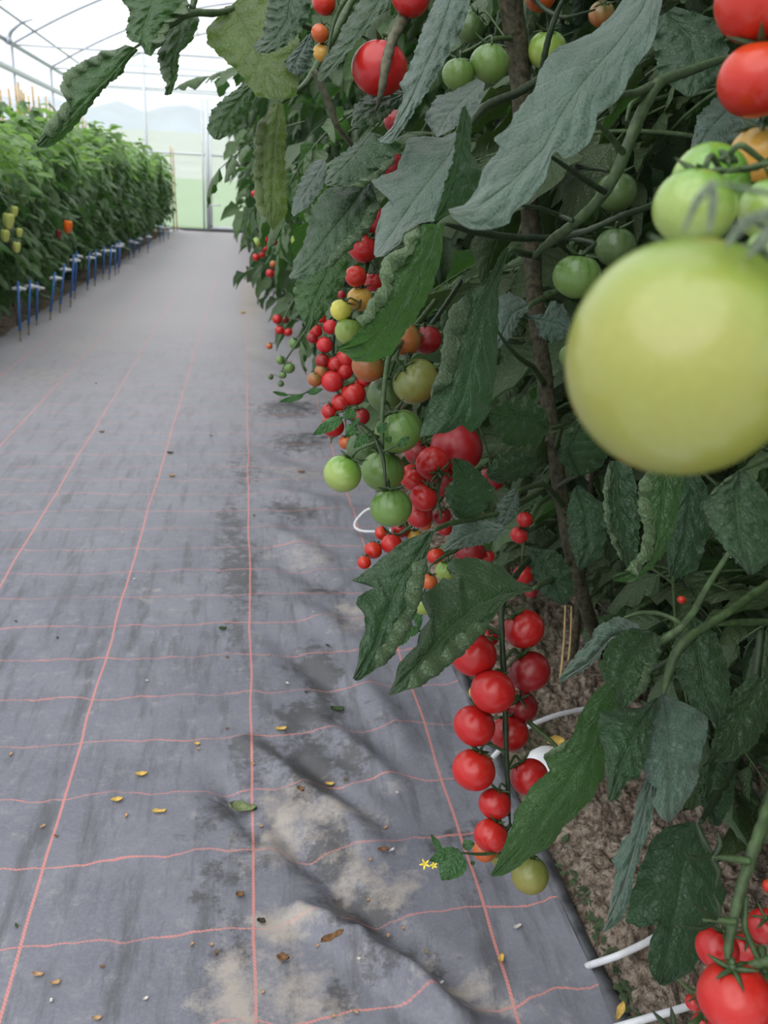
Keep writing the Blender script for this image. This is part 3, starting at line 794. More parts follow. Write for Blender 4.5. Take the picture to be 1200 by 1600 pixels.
HLf('main', 'leaf', [(728,165),(722,220),(712,270),(695,320),(680,345)],
 [(722,168),(712,210),(708,250),(695,285),(690,310),(678,342)], [(728,168),(738,190),(735,235),(753,268),(745,300),(727,323),(683,346)], .76, .72, tilt=.04, cup=.3, veins=6, seed=3)
HLf('main', 'leaf_skylit', [(728,178),(705,240),(670,285),(640,325),(610,368),(586,400)],
 [(723,172),(712,205),(690,215),(660,212),(635,217),(630,240),(617,267),(590,278),(578,282),(595,300),(610,313),(597,325),(587,360),(584,397)],
 [(728,182),(722,230),(716,270),(705,310),(685,342),(650,352),(632,363),(625,380),(600,400),(588,402)], .84, .72, tilt=-.06, cup=.25, veins=6, seed=4, quilt=.0022)
HLf('main', 'leaf_green', [(684,350),(668,395),(640,450),(610,500),(570,535),(529,547)],
 [(660,350),(640,370),(638,388),(618,400),(603,418),(601,437),(602,452),(580,480),(565,510),(548,530),(528,543)],
 [(694,348),(690,402),(675,452),(652,496),(629,525),(612,554),(580,566),(554,565),(537,552),(529,549)], .70, .63, tilt=.03, cup=.5, rollL=(.02,.80,9,14), veins=7, seed=5)
HLf('third', 'leaf', [(581,207),(560,235),(535,262),(508,287)], [(578,205),(547,230),(520,250),(511,268),(507,285)], [(600,212),(628,225),(612,250),(592,272),(562,290),(530,292),(510,290)], .98, .92, tilt=-.05, cup=.4, rollR=(.3,.8,6,8), seed=6)
HLf('third', 'leaf', [(575,282),(548,325),(515,365),(485,405),(453,434)],
 [(567,280),(540,283),(507,297),(490,320),(482,350),(474,382),(458,408),(457,423),(451,432)],
 [(583,288),(590,317),(575,350),(564,366),(535,391),(515,414),(481,435),(467,437),(453,436)], .98, .90, tilt=-.05, cup=.3, rollR=(.1,.75,7,11), veins=8, seed=7)
HLf('third', 'leaf_green', [(520,392),(510,430),(490,470),(478,512)], [(500,398),(470,425),(458,450),(462,480),(474,505)], [(535,388),(548,400),(540,430),(528,460),(505,495),(482,520)], 1.1, 1.05, tilt=-.02, seed=8)
HLf('main', 'leaf', [(793,388),(770,440),(752,500),(738,560),(725,620),(705,660),(692,676)],
 [(790,386),(772,418),(760,437),(731,458),(712,490),(705,516),(700,545),(695,583),(678,612),(668,633),(660,665),(655,683)],
 [(796,386),(779,446),(779,513),(777,569),(768,630),(752,665),(735,676),(722,664),(700,676),(688,678)], .84, .76, tilt=.02, cup=.4, rollL=(.28,.82,9,16), veins=7, seed=9)
HLf('main', 'leaf', [(675,830),(655,865),(628,905),(605,955),(585,1010),(553,1061)],
 [(670,829),(629,846),(606,864),(571,893),(549,907),(568,913),(592,906),(585,919),(559,931),(556,945),(569,957),(571,983),(562,1007),(559,1036),(551,1060)],
 [(679,829),(668,864),(657,899),(648,942),(637,972),(622,1001),(604,1024),(585,1047),(562,1063),(555,1063)], .86, .76, tilt=-.01, cup=.25, rollR=(.15,.88,8,16), veins=8, seed=10)
HLf('main', 'leaf', [(833,920),(790,928),(740,950),(700,985),(655,1035),(607,1085)],
 [(828,915),(807,907),(787,887),(757,875),(728,870),(705,875),(696,887),(705,896),(722,904),(693,904),(680,914),(658,931),(659,942),(681,951),(670,969),(655,989),(651,1009),(638,1021),(623,1036),(617,1062),(606,1084)],
 [(834,923),(807,929),(787,942),(772,963),(762,977),(743,992),(720,1015),(696,1036),(672,1053),(648,1071),(627,1081),(609,1087)], .92, .78, tilt=-.04, cup=.3, rollR=(.3,.92,7,18), veins=8, seed=11)
HLf('corner', 'leaf_green', [(972,1058),(945,1115),(915,1180),(880,1235),(835,1300),(768,1368)],
 [(965,1056),(933,1076),(912,1106),(897,1139),(894,1154),(870,1169),(850,1184),(860,1207),(837,1220),(826,1237),(805,1268),(799,1293),(786,1324),(775,1352),(767,1366)],
 [(985,1054),(975,1080),(966,1110),(955,1150),(943,1214),(924,1250),(900,1274),(879,1295),(858,1325),(835,1335),(811,1354),(786,1369),(770,1370)], .80, .86, tilt=.02, cup=.3, veins=7, seed=12, rollL=(.3,.5,4,7))
HLf('corner', 'leaf', [(1028,1090),(995,1140),(970,1195),(952,1250)], [(1022,1091),(1002,1106),(960,1107),(936,1113),(934,1145),(945,1175),(948,1220),(949,1249)],
 [(1032,1095),(1020,1130),(1010,1180),(1000,1215),(978,1223),(966,1248),(954,1252)], .76, .70, tilt=-.02, cup=.4, seed=13)
HLf('corner', 'leaf_skylit', [(1035,1085),(1040,1140),(1047,1200),(1045,1285)], [(1030,1088),(1012,1120),(1003,1160),(1004,1200),(1015,1225),(1027,1232),(1019,1256),(1030,1275),(1043,1285)],
 [(1040,1086),(1074,1100),(1104,1118),(1107,1139),(1095,1184),(1089,1226),(1066,1262),(1047,1286)], .77, .69, tilt=.0, cup=.35, seed=14)
HLf('corner', 'leaf_skylit', [(1024,1195),(1008,1260),(990,1330),(972,1390),(942,1455)], [(1016,1200),(998,1240),(985,1300),(972,1315),(957,1345),(963,1362),(957,1390),(948,1441),(939,1456)],
 [(1029,1198),(1025,1250),(1014,1300),(1002,1330),(990,1370),(987,1396),(976,1429),(960,1448),(944,1457)], .74, .70, tilt=-.02, cup=.3, seed=15)
HLf('corner', 'leaf', [(1088,1285),(1068,1360),(1052,1450),(1033,1539)], [(1075,1284),(1040,1292),(1018,1312),(1002,1350),(985,1400),(977,1440),(1000,1450),(1030,1437),(1016,1470),(1012,1492),(1016,1520),(1030,1538)],
 [(1094,1286),(1110,1330),(1125,1370),(1134,1400),(1125,1430),(1108,1445),(1097,1480),(1085,1515),(1060,1531),(1037,1541)], .76, .73, tilt=.02, cup=.25, seed=16)
HLf('front', 'leaf', [(1156,735),(1150,780),(1155,830),(1173,897)], [(1152,736),(1128,758),(1098,783),(1102,806),(1116,836),(1134,860),(1155,880),(1168,896)],
 [(1161,734),(1182,752),(1197,770),(1212,800),(1214,860),(1196,884),(1177,898)], .62, .56, cup=.5, seed=17, rollL=(.02,.3,4,5))
HLf('main', 'leaf_green', [(1040,735),(1035,790),(1025,840),(1000,890),(957,904)], [(1012,735),(1006,760),(1006,800),(1014,830),(1008,862),(990,888),(956,898)],
 [(1071,735),(1062,785),(1056,821),(1038,866),(1008,899),(984,911),(959,908)], .76, .72, cup=.4, rollL=(.0,.9,8,12), veins=9, seed=18)
HLf('main', 'leaf', [(962,720),(965,780),(975,840),(986,895)], [(953,720),(946,770),(949,815),(960,848),(975,880),(984,896)],
 [(985,722),(995,760),(999,806),(999,848),(993,878),(988,897)], .84, .80, cup=-.5, rollL=(.0,.9,4,5), seed=19)
HLf('corner', 'leaf_skylit', [(1000,985),(955,995),(920,1035),(873,1064)], [(998,975),(966,962),(930,980),(924,998),(900,1022),(872,1061)],
 [(1010,992),(975,990),(950,1004),(935,1030),(912,1048),(876,1067)], .78, .72, tilt=-.02, cup=.5, seed=20)
HLf('corner', 'leaf', [(1022,988),(990,1020),(972,1060),(969,1110)], [(1010,984),(975,984),(951,1004),(935,1040),(943,1060),(960,1085),(967,1110)],
 [(1032,995),(1032,1025),(1014,1045),(1008,1070),(990,1095),(971,1112)], .76, .71, cup=-.4, seed=21, rollR=(.3,.8,5,9))
HLf('fourth', 'leaf_green', [(210,74),(175,115),(140,150),(100,190),(58,228)], [(196,70),(182,78),(165,86),(135,101),(104,122),(102,145),(108,165),(85,192),(62,216),(57,226)],
 [(216,78),(198,98),(192,115),(169,132),(149,155),(135,176),(115,200),(98,217),(76,231),(60,230)], 1.06, .98, cup=.9, rollL=(.05,.95,9,13), veins=9, seed=22)
HLf('fourth', 'leaf_green', [(245,-12),(232,20),(222,50),(226,84)], [(180,-12),(203,17),(196,51),(203,64),(219,68),(228,84)], [(295,-12),(287,20),(263,37),(248,70),(236,88)], 1.06, 1.0, cup=.5, rollR=(.1,.9,6,14), veins=6, seed=23)
HLf('fourth', 'leaf_green', [(285,15),(280,60),(268,100),(261,149)], [(262,34),(250,64),(251,95),(258,115),(263,128),(257,148)], [(305,10),(312,34),(300,64),(280,83),(278,118),(268,147)], 1.1, 1.04, cup=.5, rollL=(.35,.95,5,8), veins=6, seed=24)
HLf('fourth', 'leaf_yellow', [(362,8),(385,50),(410,100),(440,156)], [(352,10),(337,30),(323,43),(323,67),(343,87),(373,113),(400,150),(420,154),(438,157)], [(375,-5),(410,-5),(450,15),(468,60),(472,110),(462,150),(443,157)], 1.12, 1.04, cup=.1, veins=7, seed=25)
HLf('fourth', 'leaf', [(455,-10),(450,30),(430,60),(402,80)], [(421,-12),(415,27),(410,57),(396,71),(398,78)], [(490,-12),(482,27),(467,53),(443,74),(420,84),(403,83)], .98, .94, tilt=-.03, cup=.4, seed=26)
HLf('fourth', 'leaf_green', [(394,133),(370,160),(350,190),(338,218)], [(385,128),(350,153),(330,173),(323,203),(334,217)], [(400,148),(386,180),(369,203),(343,219)], 1.2, 1.15, tilt=-.02, seed=27)
HLf('third', 'leaf_yellow', [(436,160),(428,220),(425,290),(424,356)], [(425,163),(408,190),(404,230),(402,270),(405,320),(421,354)], [(443,163),(448,205),(445,240),(448,293),(449,333),(428,360)], 1.22, 1.16, cup=.7, rollL=(.1,.95,6,9), veins=10, seed=28)
HLf('third', 'leaf_skylit', [(508,251),(490,280),(470,310),(457,336)], [(500,248),(486,255),(470,280),(458,313),(455,333)], [(511,257),(505,293),(483,322),(459,338)], 1.15, 1.08, tilt=-.05, seed=29)
HLf('second', 'leaf', [(600,-12),(570,40),(535,85),(498,127)], [(570,-12),(550,20),(533,45),(528,65),(507,90),(496,113),(496,125)], [(615,-8),(610,12),(580,37),(556,67),(534,97),(502,128)], 1.02, .96, tilt=-.03, cup=.4, seed=30)
HLf('second', 'leaf_skylit', [(484,52),(470,80),(460,100),(464,118)], [(480,54),(458,80),(443,97),(452,112),(462,118)], [(487,56),(490,80),(486,105),(468,119)], 1.08, 1.04, cup=.6, seed=31)
HLf('second', 'leaf', [(634,144),(600,158),(570,175),(550,198)], [(630,142),(600,138),(570,150),(553,165),(548,196)], [(636,148),(618,168),(585,190),(562,203),(551,200)], 1.06, 1.0, tilt=-.03, cup=.4, rollR=(.3,.8,5,7), seed=32)
HLf('main', 'leaf_skylit', [(755,128),(725,155),(700,180),(682,213)], [(745,122),(707,143),(682,150),(662,185),(680,212)], [(758,130),(752,160),(735,185),(707,202),(684,214)], 1.08, 1.0, tilt=-.06, seed=33)
HLf('main', 'leaf_skylit', [(825,477),(800,490),(788,515),(777,543)], [(819,468),(795,456),(778,465),(774,502),(775,541)], [(826,485),(813,497),(800,525),(779,545)], 1.12, 1.08, tilt=-.03, seed=34)
HLf('main', 'leaf_skylit', [(818,495),(845,500),(870,506),(890,513)], [(819,492),(851,491),(860,469),(880,476),(891,498),(892,512)], [(820,498),(836,503),(842,525),(862,535),(883,528),(891,516)], 1.12, 1.08, seed=35)
HLf('main', 'leaf', [(858,668),(830,655),(795,650),(764,644)], [(859,664),(852,640),(831,624),(800,622),(775,632),(764,642)], [(858,672),(838,693),(808,700),(778,690),(765,660)], 1.12, 1.05, tilt=.03, seed=36)
HLf('main', 'leaf', [(720,812),(728,780),(728,750),(709,716)], [(712,808),(696,780),(694,765),(707,750),(707,718)], [(730,814),(750,805),(771,780),(773,763),(753,740),(730,720),(711,715)], .98, .90, cup=.3, tilt=.02, seed=37)
HLf('main', 'leaf_skylit', [(790,826),(760,825),(725,838),(695,858)], [(785,820),(765,813),(745,806),(713,810),(695,855)], [(791,832),(775,845),(745,853),(713,858),(698,861)], 1.0, .95, tilt=-.04, seed=38)
HLf('main', 'leaf_skylit', [(808,765),(800,785),(790,805),(786,822)], [(802,763),(778,785),(770,812),(784,822)], [(810,768),(812,790),(803,812),(788,822)], 1.06, 1.02, seed=39)
HLf('second', 'leaf', [(840,718),(810,728),(785,742),(765,748)], [(838,712),(810,705),(778,710),(760,735),(763,747)], [(842,722),(832,738),(805,752),(780,756),(766,750)], 1.12, 1.08, tilt=.03, seed=40)
HLf('main', 'leaf', [(905,742),(890,700),(910,665),(945,640)], [(898,745),(870,715),(880,680),(905,650),(940,638)], [(912,744),(940,730),(955,700),(958,665),(948,642)], 1.12, 1.02, seed=41)
HLf('main', 'leaf', [(900,760),(915,800),(920,850),(905,890)], [(895,765),(885,800),(890,850),(903,888)], [(905,758),(940,785),(950,830),(940,870),(908,892)], 1.1, 1.02, seed=42)
HLf('main', 'leaf', [(830,860),(850,880),(868,915),(880,945)], [(828,866),(830,895),(850,930),(877,946)], [(833,856),(870,860),(892,890),(898,925),(883,946)], 1.12, 1.06, seed=43)
HLf('corner', 'leaf', [(1080,960),(1090,1010),(1100,1070),(1120,1130)], [(1072,965),(1050,1010),(1058,1060),(1085,1110),(1117,1130)], [(1086,962),(1120,990),(1140,1050),(1142,1100),(1123,1131)], .86, .80, seed=44)
HLf('corner', 'leaf', [(1190,1060),(1160,1110),(1140,1160),(1110,1190)], [(1180,1052),(1145,1080),(1125,1120),(1112,1160),(1108,1188)], [(1215,1062),(1205,1120),(1180,1165),(1145,1190),(1113,1193)], .84, .80, seed=45)
HLf('corner', 'leaf', [(1125,1170),(1110,1210),(1105,1250),(1120,1290)], [(1118,1172),(1092,1205),(1090,1250),(1116,1290)], [(1132,1172),(1150,1210),(1145,1255),(1124,1291)], .86, .82, seed=46)
HLf('main', 'leaf', [(1040,20),(1080,60),(1090,110),(1075,150)], [(1030,25),(1020,70),(1030,120),(1070,150)], [(1055,10),(1120,30),(1140,80),(1120,130),(1080,152)], .98, .9, tilt=-.02, seed=47)
HLf('main', 'leaf_skylit', [(1180,150),(1140,170),(1110,200),(1085,240)], [(1170,130),(1130,140),(1090,180),(1078,235)], [(1195,165),(1180,200),(1140,235),(1092,246)], .92, .86, tilt=-.03, seed=48)
HLf('main', 'leaf', [(1060,720),(1080,770),(1070,840),(1050,900)], [(1050,725),(1048,780),(1040,850),(1045,898)], [(1075,715),(1105,760),(1110,830),(1090,890),(1056,905)], .9, .86, seed=49)
for key, mat, M, L, R, d0, d1, k in HL:
    mb = MB(); hero_leaf(mb, M, L, R, d0, d1, **k)
    # the little stalk of the leaf running back into the plant
    mb.build('leaf', MAT[mat], NEAR[key])

# ---- stems and branches traced from the photograph (x, y, depth, radius px)
def branch(name, key, mat, pts, seg=8, knob=.08):
    mb = MB(); q = [P(x, y, d) for x, y, d, r in pts]; rr = [r * d / F for x, y, d, r in pts]
    rr[-1] *= .55
    tube(mb, q, rr, seg, knob=knob, n=max(8, len(pts) * 5)); return mb.build(name, MAT[mat], NEAR[key] if isinstance(key, str) else key)
g_ = G(938, 1030)
mb = MB(); q = [P(790, -60, 1.15), P(796, 0, 1.18), P(806, 60, 1.2), P(812, 110, 1.22), P(822, 260, 1.26), P(832, 400, 1.3), P(834, 470, 1.3), P(846, 560, 1.32), P(858, 640, 1.34), P(873, 760, 1.36), P(895, 880, 1.38), P(918, 960, 1.42)]
q.append((q[-1] + g_) / 2 + (0.01, 0, 0)); q.append(g_)
tube(mb, q, [.018, .017, .017, .015, .014, .014, .013, .013, .012, .012, .012, .012, .012, .013], 9, n=60, knob=.07)
mb.build('main_stem', MAT['stem_wood'], NEAR['main'])
branch('branch', 'main', 'stem', [(1150,88,.92,4),(1120,95,.9,6),(1075,112,.86,8),(1030,126,.82,9),(1015,150,.80,10),(1000,180,.79,10),(980,230,.79,10),(958,285,.80,10),(925,325,.82,9),(895,352,.85,8),(868,370,.9,8),(835,400,1.2,8)])
branch('leaf_stalk', 'main', 'stem', [(1018,135,.81,8),(995,145,.78,6),(968,148,.74,5),(950,140,.70,4)])
branch('leaf_stalk', 'main', 'stem', [(1012,150,.80,4),(985,162,.79,4),(978,190,.79,4)])
branch('leaf_stalk', 'main', 'stem', [(975,240,.79,5),(955,215,.77,5),(936,195,.73,4),(920,180,.70,3)])
branch('leaf_stalk', 'main', 'stem_dark', [(945,300,.80,5),(920,285,.78,5),(895,268,.74,4),(872,252,.67,3.5),(850,238,.63,3)])
branch('leaf_stalk', 'main', 'stem_dark', [(895,345,.84,4),(870,335,.86,3.5),(845,325,.78,3),(820,322,.68,3),(800,315,.62,2.5)])
branch('leaf_stalk', 'main', 'stem_dark', [(870,372,.9,6),(920,360,.88,5),(975,335,.88,5),(1010,325,.9,5),(1050,300,.92,4)])
branch('leaf_stalk', 'main', 'stem_dark', [(735,192,.80,6),(752,170,.85,7),(775,158,.92,7),(805,147,.98,7),(832,132,1.04,7),(848,115,1.1,6)])
branch('leaf_stalk', 'main', 'stem_dark', [(846,118,1.1,5),(850,90,1.08,5),(858,55,1.06,5),(872,15,1.04,4),(890,-20,1.02,4)])
branch('leaf_stalk', 'main', 'stem', [(840,400,1.28,6),(815,395,1.15,6),(796,388,.86,5),(780,410,.84,3)])
branch('leaf_stalk', 'main', 'stem_dark', [(870,372,1.1,5),(800,372,1.0,6),(740,362,.88,6),(695,350,.72,5)])
branch('leaf_stalk', 'main', 'stem', [(850,600,1.32,5),(835,575,1.28,5),(812,560,1.15,4),(792,540,1.0,3.5),(776,515,.86,3)])
branch('leaf_stalk', 'main', 'stem', [(875,455,1.2,4),(850,465,1.16,5),(828,476,1.12,4),(815,492,1.12,3)])
branch('leaf_stalk', 'main', 'stem', [(880,790,1.36,5),(850,755,1.2,5),(812,765,1.08,4),(800,775,1.06,3)])
branch('leaf_stalk', 'main', 'stem', [(850,765,1.25,5),(790,800,1.05,4),(735,812,.98,4),(700,818,.93,5),(678,829,.87,6)])
branch('leaf_stalk', 'main', 'stem', [(890,880,1.36,5),(862,905,1.1,5),(848,912,.98,5),(833,920,.92,5)])
branch('leaf_stalk', 'main', 'stem', [(868,700,1.34,4),(878,665,1.2,4),(868,668,1.14,4),(858,669,1.12,3)])
branch('leaf_stalk', 'main', 'stem_dark', [(873,760,1.34,4),(890,748,1.2,4),(903,744,1.12,3)])
branch('leaf_stalk', 'fourth', 'stem', [(520,60,1.5,5),(440,25,1.25,5),(385,8,1.14,5),(345,20,1.1,5),(318,22,1.08,6),(300,14,1.07,6),(285,28,1.06,5),(262,42,1.06,5),(235,58,1.06,4),(210,75,1.06,3)])
branch('leaf_stalk', 'fourth', 'stem', [(300,14,1.07,5),(305,-5,1.07,5),(308,-40,1.07,4)])
branch('leaf_stalk', 'fourth', 'stem', [(560,-20,1.5,6),(520,60,1.45,6),(480,130,1.4,5),(440,160,1.25,5)])
branch('leaf_stalk', 'second', 'stem_grey', [(490,110,1.15,5),(505,140,1.16,6),(515,165,1.17,6),(525,195,1.18,5),(560,240,1.25,5)])
branch('leaf_stalk', 'third', 'stem', [(640,250,1.35,5),(605,240,1.15,5),(590,250,1.02,4),(578,278,.98,4)])
branch('branch', 'corner', 'stem', [(1215,905,.84,7),(1175,930,.82,7),(1140,955,.80,7),(1100,980,.79,7),(1070,1000,.78,7),(1055,1020,.78,8),(1045,1050,.78,8),(1036,1086,.77,6)])
branch('branch', 'corner', 'stem', [(1140,862,.72,4),(1120,893,.73,5),(1100,925,.74,5),(1085,955,.75,6),(1065,980,.76,6),(1040,998,.76,7),(1022,1010,.77,5)])
branch('leaf_stalk', 'corner', 'stem', [(1075,985,.77,4),(1055,968,.77,4),(1030,958,.78,4),(1000,957,.78,4),(975,965,.78,3)])
branch('leaf_stalk', 'corner', 'stem', [(1210,972,.84,6),(1170,972,.82,6),(1130,973,.80,5),(1100,980,.79,4)])
branch('branch', 'corner', 'stem_dark', [(1190,985,.88,6),(1180,1060,.87,8),(1168,1120,.86,9),(1152,1170,.86,9),(1135,1215,.85,9),(1115,1250,.83,7),(1095,1285,.78,6)])
branch('leaf_stalk', 'corner', 'stem_dark', [(1148,1165,.86,6),(1130,1158,.85,6),(1108,1150,.82,5)])
branch('leaf_stalk', 'corner', 'stem_dark', [(1175,1085,.87,5),(1155,1062,.87,5),(1130,1050,.86,4)])
branch('leaf_stalk', 'corner', 'stem_dark', [(1100,980,.79,5),(1050,1030,.80,5),(1010,1050,.80,5),(975,1057,.80,5)])
branch('leaf_stalk', 'front', 'stem', [(1240,700,.7,5),(1200,715,.66,5),(1170,730,.63,4),(1156,736,.62,3)])

# ================================================================ fruit
TRUSS = {
 'long': ('main', 'stem_dark', [(868,840,1.3,5),(820,880,1.1,5),(788,925,.99,5),(782,960,.98,5),(785,1010,.98,5),(789,1090,.98,5),(791,1180,.98,4.5),(794,1240,.98,4),(797,1288,.98,3)]),
 'greens': ('second', 'stem', [(680,470,1.4,4),(640,520,1.2,4),(605,560,1.02,4),(600,610,1.0,4),(596,660,1.0,4),(597,710,1.0,3.5),(603,750,1.0,3)]),
 'sideg': ('second', 'stem_dark', [(585,680,1.0,2.5),(600,720,.96,3),(603,760,.96,3)]),
 'bigred': ('second', 'stem', [(770,640,1.3,4),(730,680,1.18,4),(690,735,1.12,4),(680,770,1.1,3.5),(690,810,1.1,3)]),
 'leftcol': ('third', 'stem_dark', [(660,250,1.4,4),(610,330,1.3,4),(585,380,1.25,4),(568,430,1.22,3.5),(562,480,1.2,3)]),
 'mid': ('second', 'stem_dark', [(720,440,1.4,4),(680,500,1.25,4),(655,530,1.18,3.5),(640,560,1.15,3)]),
 'cherry': ('third', 'stem_dark', [(600,440,1.6,3),(550,470,1.5,3),(520,520,1.45,3),(520,560,1.44,3),(535,600,1.42,2.5),(540,660,1.4,2)]),
 'lowcherry': ('second', 'stem', [(720,740,1.4,3.5),(680,790,1.32,3.5),(640,825,1.3,3),(600,850,1.3,2.5),(575,875,1.3,2)]),
 'top': ('second', 'stem_grey', [(660,-20,1.1,9),(634,22,1.02,9),(612,62,.98,8),(602,100,.95,8),(598,135,.95,6),(594,152,.96,5),(588,172,1.0,4)]),
 'topleft': ('third', 'stem', [(560,-30,1.35,4),(525,20,1.3,4),(515,60,1.3,3),(510,100,1.3,3)]),
 'topgreen': ('main', 'stem', [(808,60,1.2,4),(775,60,1.16,4),(745,72,1.14,3.5),(718,85,1.14,3)]),
 'topright': ('main', 'stem_dark', [(810,-30,1.2,4),(850,15,1.16,4),(880,30,1.15,3.5),(930,15,1.15,3)]),
 'right': ('front', 'stem', [(1270,-90,.5,7),(1235,-20,.46,7),(1205,60,.44,7),(1215,190,.44,6),(1235,240,.43,5)]),
 'front': ('front', 'stem', [(1260,215,.44,7),(1215,245,.42,7),(1180,262,.40,6),(1140,266,.39,5),(1128,270,.39,4)]),
 'foregreen': ('front', 'stem', [(1300,250,.36,11),(1240,330,.30,12),(1195,372,.255,12),(1172,392,.235,10)]),
 'corner': ('corner', 'stem', [(1230,1180,.66,8),(1205,1250,.63,9),(1180,1320,.61,10),(1160,1380,.60,9),(1145,1440,.59,8),(1136,1495,.58,7),(1140,1515,.57,6)]),
 'cornerright': ('corner', 'stem', [(1235,1470,.56,8),(1205,1500,.56,8),(1160,1512,.56,7),(1142,1518,.56,6)]),
 'yellowlow': ('second', 'stem', [(760,820,1.3,3),(715,860,1.15,3),(690,870,1.12,3),(672,885,1.1,2.5)]),
 'midright': ('main', 'stem', [(868,770,1.36,4),(838,790,1.28,4),(820,830,1.26,3.5),(815,880,1.26,3)]),
 'g1': ('main', 'stem_dark', [(845,385,1.25,4),(880,370,1.15,4),(935,380,1.08,4),(905,398,1.05,4)]),
 'dim': ('main', 'stem_dark', [(900,260,1.25,4),(950,265,1.22,3.5),(975,290,1.2,3),(965,350,1.2,3)]),
 'far1': ('fourth', 'stem', [(445,330,4.4,1.5),(425,360,4.1,1.5),(410,385,4.0,1.2),(405,398,4.0,1)]),
 'far2': ('fourth', 'stem', [(460,370,3.9,1.5),(440,400,3.7,1.5),(425,418,3.6,1.2)]),
 'far3': ('fourth', 'stem', [(470,450,3.0,1.5),(450,485,2.8,1.5),(440,508,2.75,1.2),(428,538,2.75,1)]),
 'fargreen': ('fourth', 'stem', [(490,500,2.4,1.8),(465,535,2.3,1.8),(446,562,2.3,1.5),(438,590,2.3,1)]),
}
TW = {}
for k, (pl, mat, pts) in TRUSS.items():
    TW[k] = resample([P(x, y, d) for x, y, d, r in pts], 60)
    branch('truss_stem', pl, mat, pts, 7, .12)
def tomato(x, y, r, d, colr, truss, label, group=None, squash=.93, axis=None, sep=1.0, name='tomato', nsep=None, lobes=0, cat='tomato'):
    c = P(x, y, d); rad = r * d / F
    rs = np.random.RandomState(int(x * 7 + y))
    T = TW[truss] if truss else None
    if T is not None:
        up = c + np.array([0, 0, rad * .9])
        k = np.argmin(np.linalg.norm(T - up, axis=1)); att = T[k]
        v = att - c; dv = np.linalg.norm(v)
        if axis is None:
            ax_ = v / max(dv, 1e-4) * .55 + np.array([0, 0, .75]) + rs.uniform(-.12, .12, 3)
        else: ax_ = RC @ np.array(axis, float)
    else:
        att = None; ax_ = RC @ np.array(axis if axis else (.1, 1, 0), float)
    Q = frame_z(ax_)
    nu_, nv_ = (30, 36) if r > 12 else (14, 18)
    if r > 100: nu_, nv_ = 56, 72
    th = np.linspace(0, PI, nu_); phi = np.linspace(0, 2 * PI, nv_, endpoint=False)
    TH, PH = np.meshgrid(th, phi, indexing='ij')
    lb = lobes or (.012 if r < 45 else .02)
    rr = 1 + lb * np.cos(5 * PH + rs.rand() * 6) * np.sin(TH) ** .7 * (np.cos(TH) * .6 + .4) + .01 * np.cos(2 * PH + 1)
    zz = np.cos(TH) * squash
    zz = zz - .16 * np.exp(-(TH / .28) ** 2) - .02 * 0
    lo = np.stack([np.sin(TH) * np.cos(PH) * rr, np.sin(TH) * np.sin(PH) * rr, zz], -1).reshape(-1, 3) * rad
    V = c + lo @ Q.T
    uv = np.stack([PH.ravel() / (2 * PI), (np.cos(TH).ravel() + 1) / 2], 1)
    mb = MB(); mb.add(V, [q[::-1] for q in grid_faces(nu_, nv_, True)], uv)
    root = mb.build(name, FR[colr], loc=c)
    tag(root, label, cat, group)
    if r >= 4:
        mb = MB(); top = c + Q @ np.array([0, 0, rad * squash * .88])
        ns = nsep or rs.choice([5, 5, 6]); off = rs.rand() * 6
        for i in range(ns):
            a = off + i * 2 * PI / ns; Ls = rad * rs.uniform(.7, .95) * sep
            dr = Q @ np.array([math.cos(a), math.sin(a), 0]); zv = Q[:, 2]
            lift = rs.uniform(.0, .75)
            pts = [top + dr * Ls * t + zv * (rad * .07 * math.sin(PI * t) + Ls * lift * t * t * .8 - Ls * .18 * t * (1 - lift)) for t in (0, .25, .5, .75, 1)]
            w_ = rad * .085
            tube(mb, pts, [w_ * .8, w_ * 1.2, w_ * 1.1, w_ * .6, w_ * .1], 5, n=9)
        tube(mb, [top - Q[:, 2] * rad * .05, top + Q[:, 2] * rad * .18], [rad * .13, rad * .09], 8)
        mb.build('calyx', MAT['calyx'], root)
        if att is not None and np.linalg.norm(att - top) < rad * 4:
            mb = MB(); s0 = top + Q[:, 2] * rad * .12
            mid = s0 + Q[:, 2] * min(rad * .45, np.linalg.norm(att - s0) * .5)
            tube(mb, [s0, mid, att], [rad * .075, rad * .085, rad * .07], 6, n=10)
            mb.build('stalk', MAT['stem'], root)
    return root
def T(*a, **k): tomato(*a, **k)
# the blurred green fruit nearest the lens and its neighbours
BIG = tomato(1066, 560, 178, .235, 'big', 'foregreen', 'huge out-of-focus yellowish green tomato filling the right edge', axis=(.42, .86, -.35), squash=1.04, sep=.8)
T(1236, 522, 98, .25, 'pale', 'foregreen', 'blurred green tomato cut by the right edge, touching the huge one', axis=(-.3, .8, .1), sep=.7)
T(1084, 325, 63, .37, 'pale', 'front', 'pale green tomato just above the huge blurred one', axis=(.25, .95, .1), sep=.9)
T(1110, 284, 60, .425, 'pale', 'front', 'pale green tomato behind another, its round calyx scar facing the lens', axis=(.15, .35, .92), sep=.4)
T(1207, 328, 52, .385, 'pale', 'front', 'pale green tomato half outside the right edge, above the huge one', axis=(.1, .95, .2), sep=.9)
T(1186, 240, 44, .46, 'amber', 'front', 'amber tomato behind curled calyx points at the right edge', axis=(.0, .9, .3), sep=1.2)
T(1188, 0, 68, .42, 'scarlet', 'right', 'glossy red tomato in the top right corner', axis=(.1, .9, .2))
T(1183, 125, 59, .425, 'scarlet', 'right', 'glossy orange-red tomato hanging second from the top right corner', axis=(.0, .95, .3), sep=1.1)
T(1205, 395, 40, .30, 'pale', 'foregreen', 'small blurred green tomato behind the fuzzy calyx at the right edge', axis=(0, 1, .3), sep=1.3)
mb = MB()
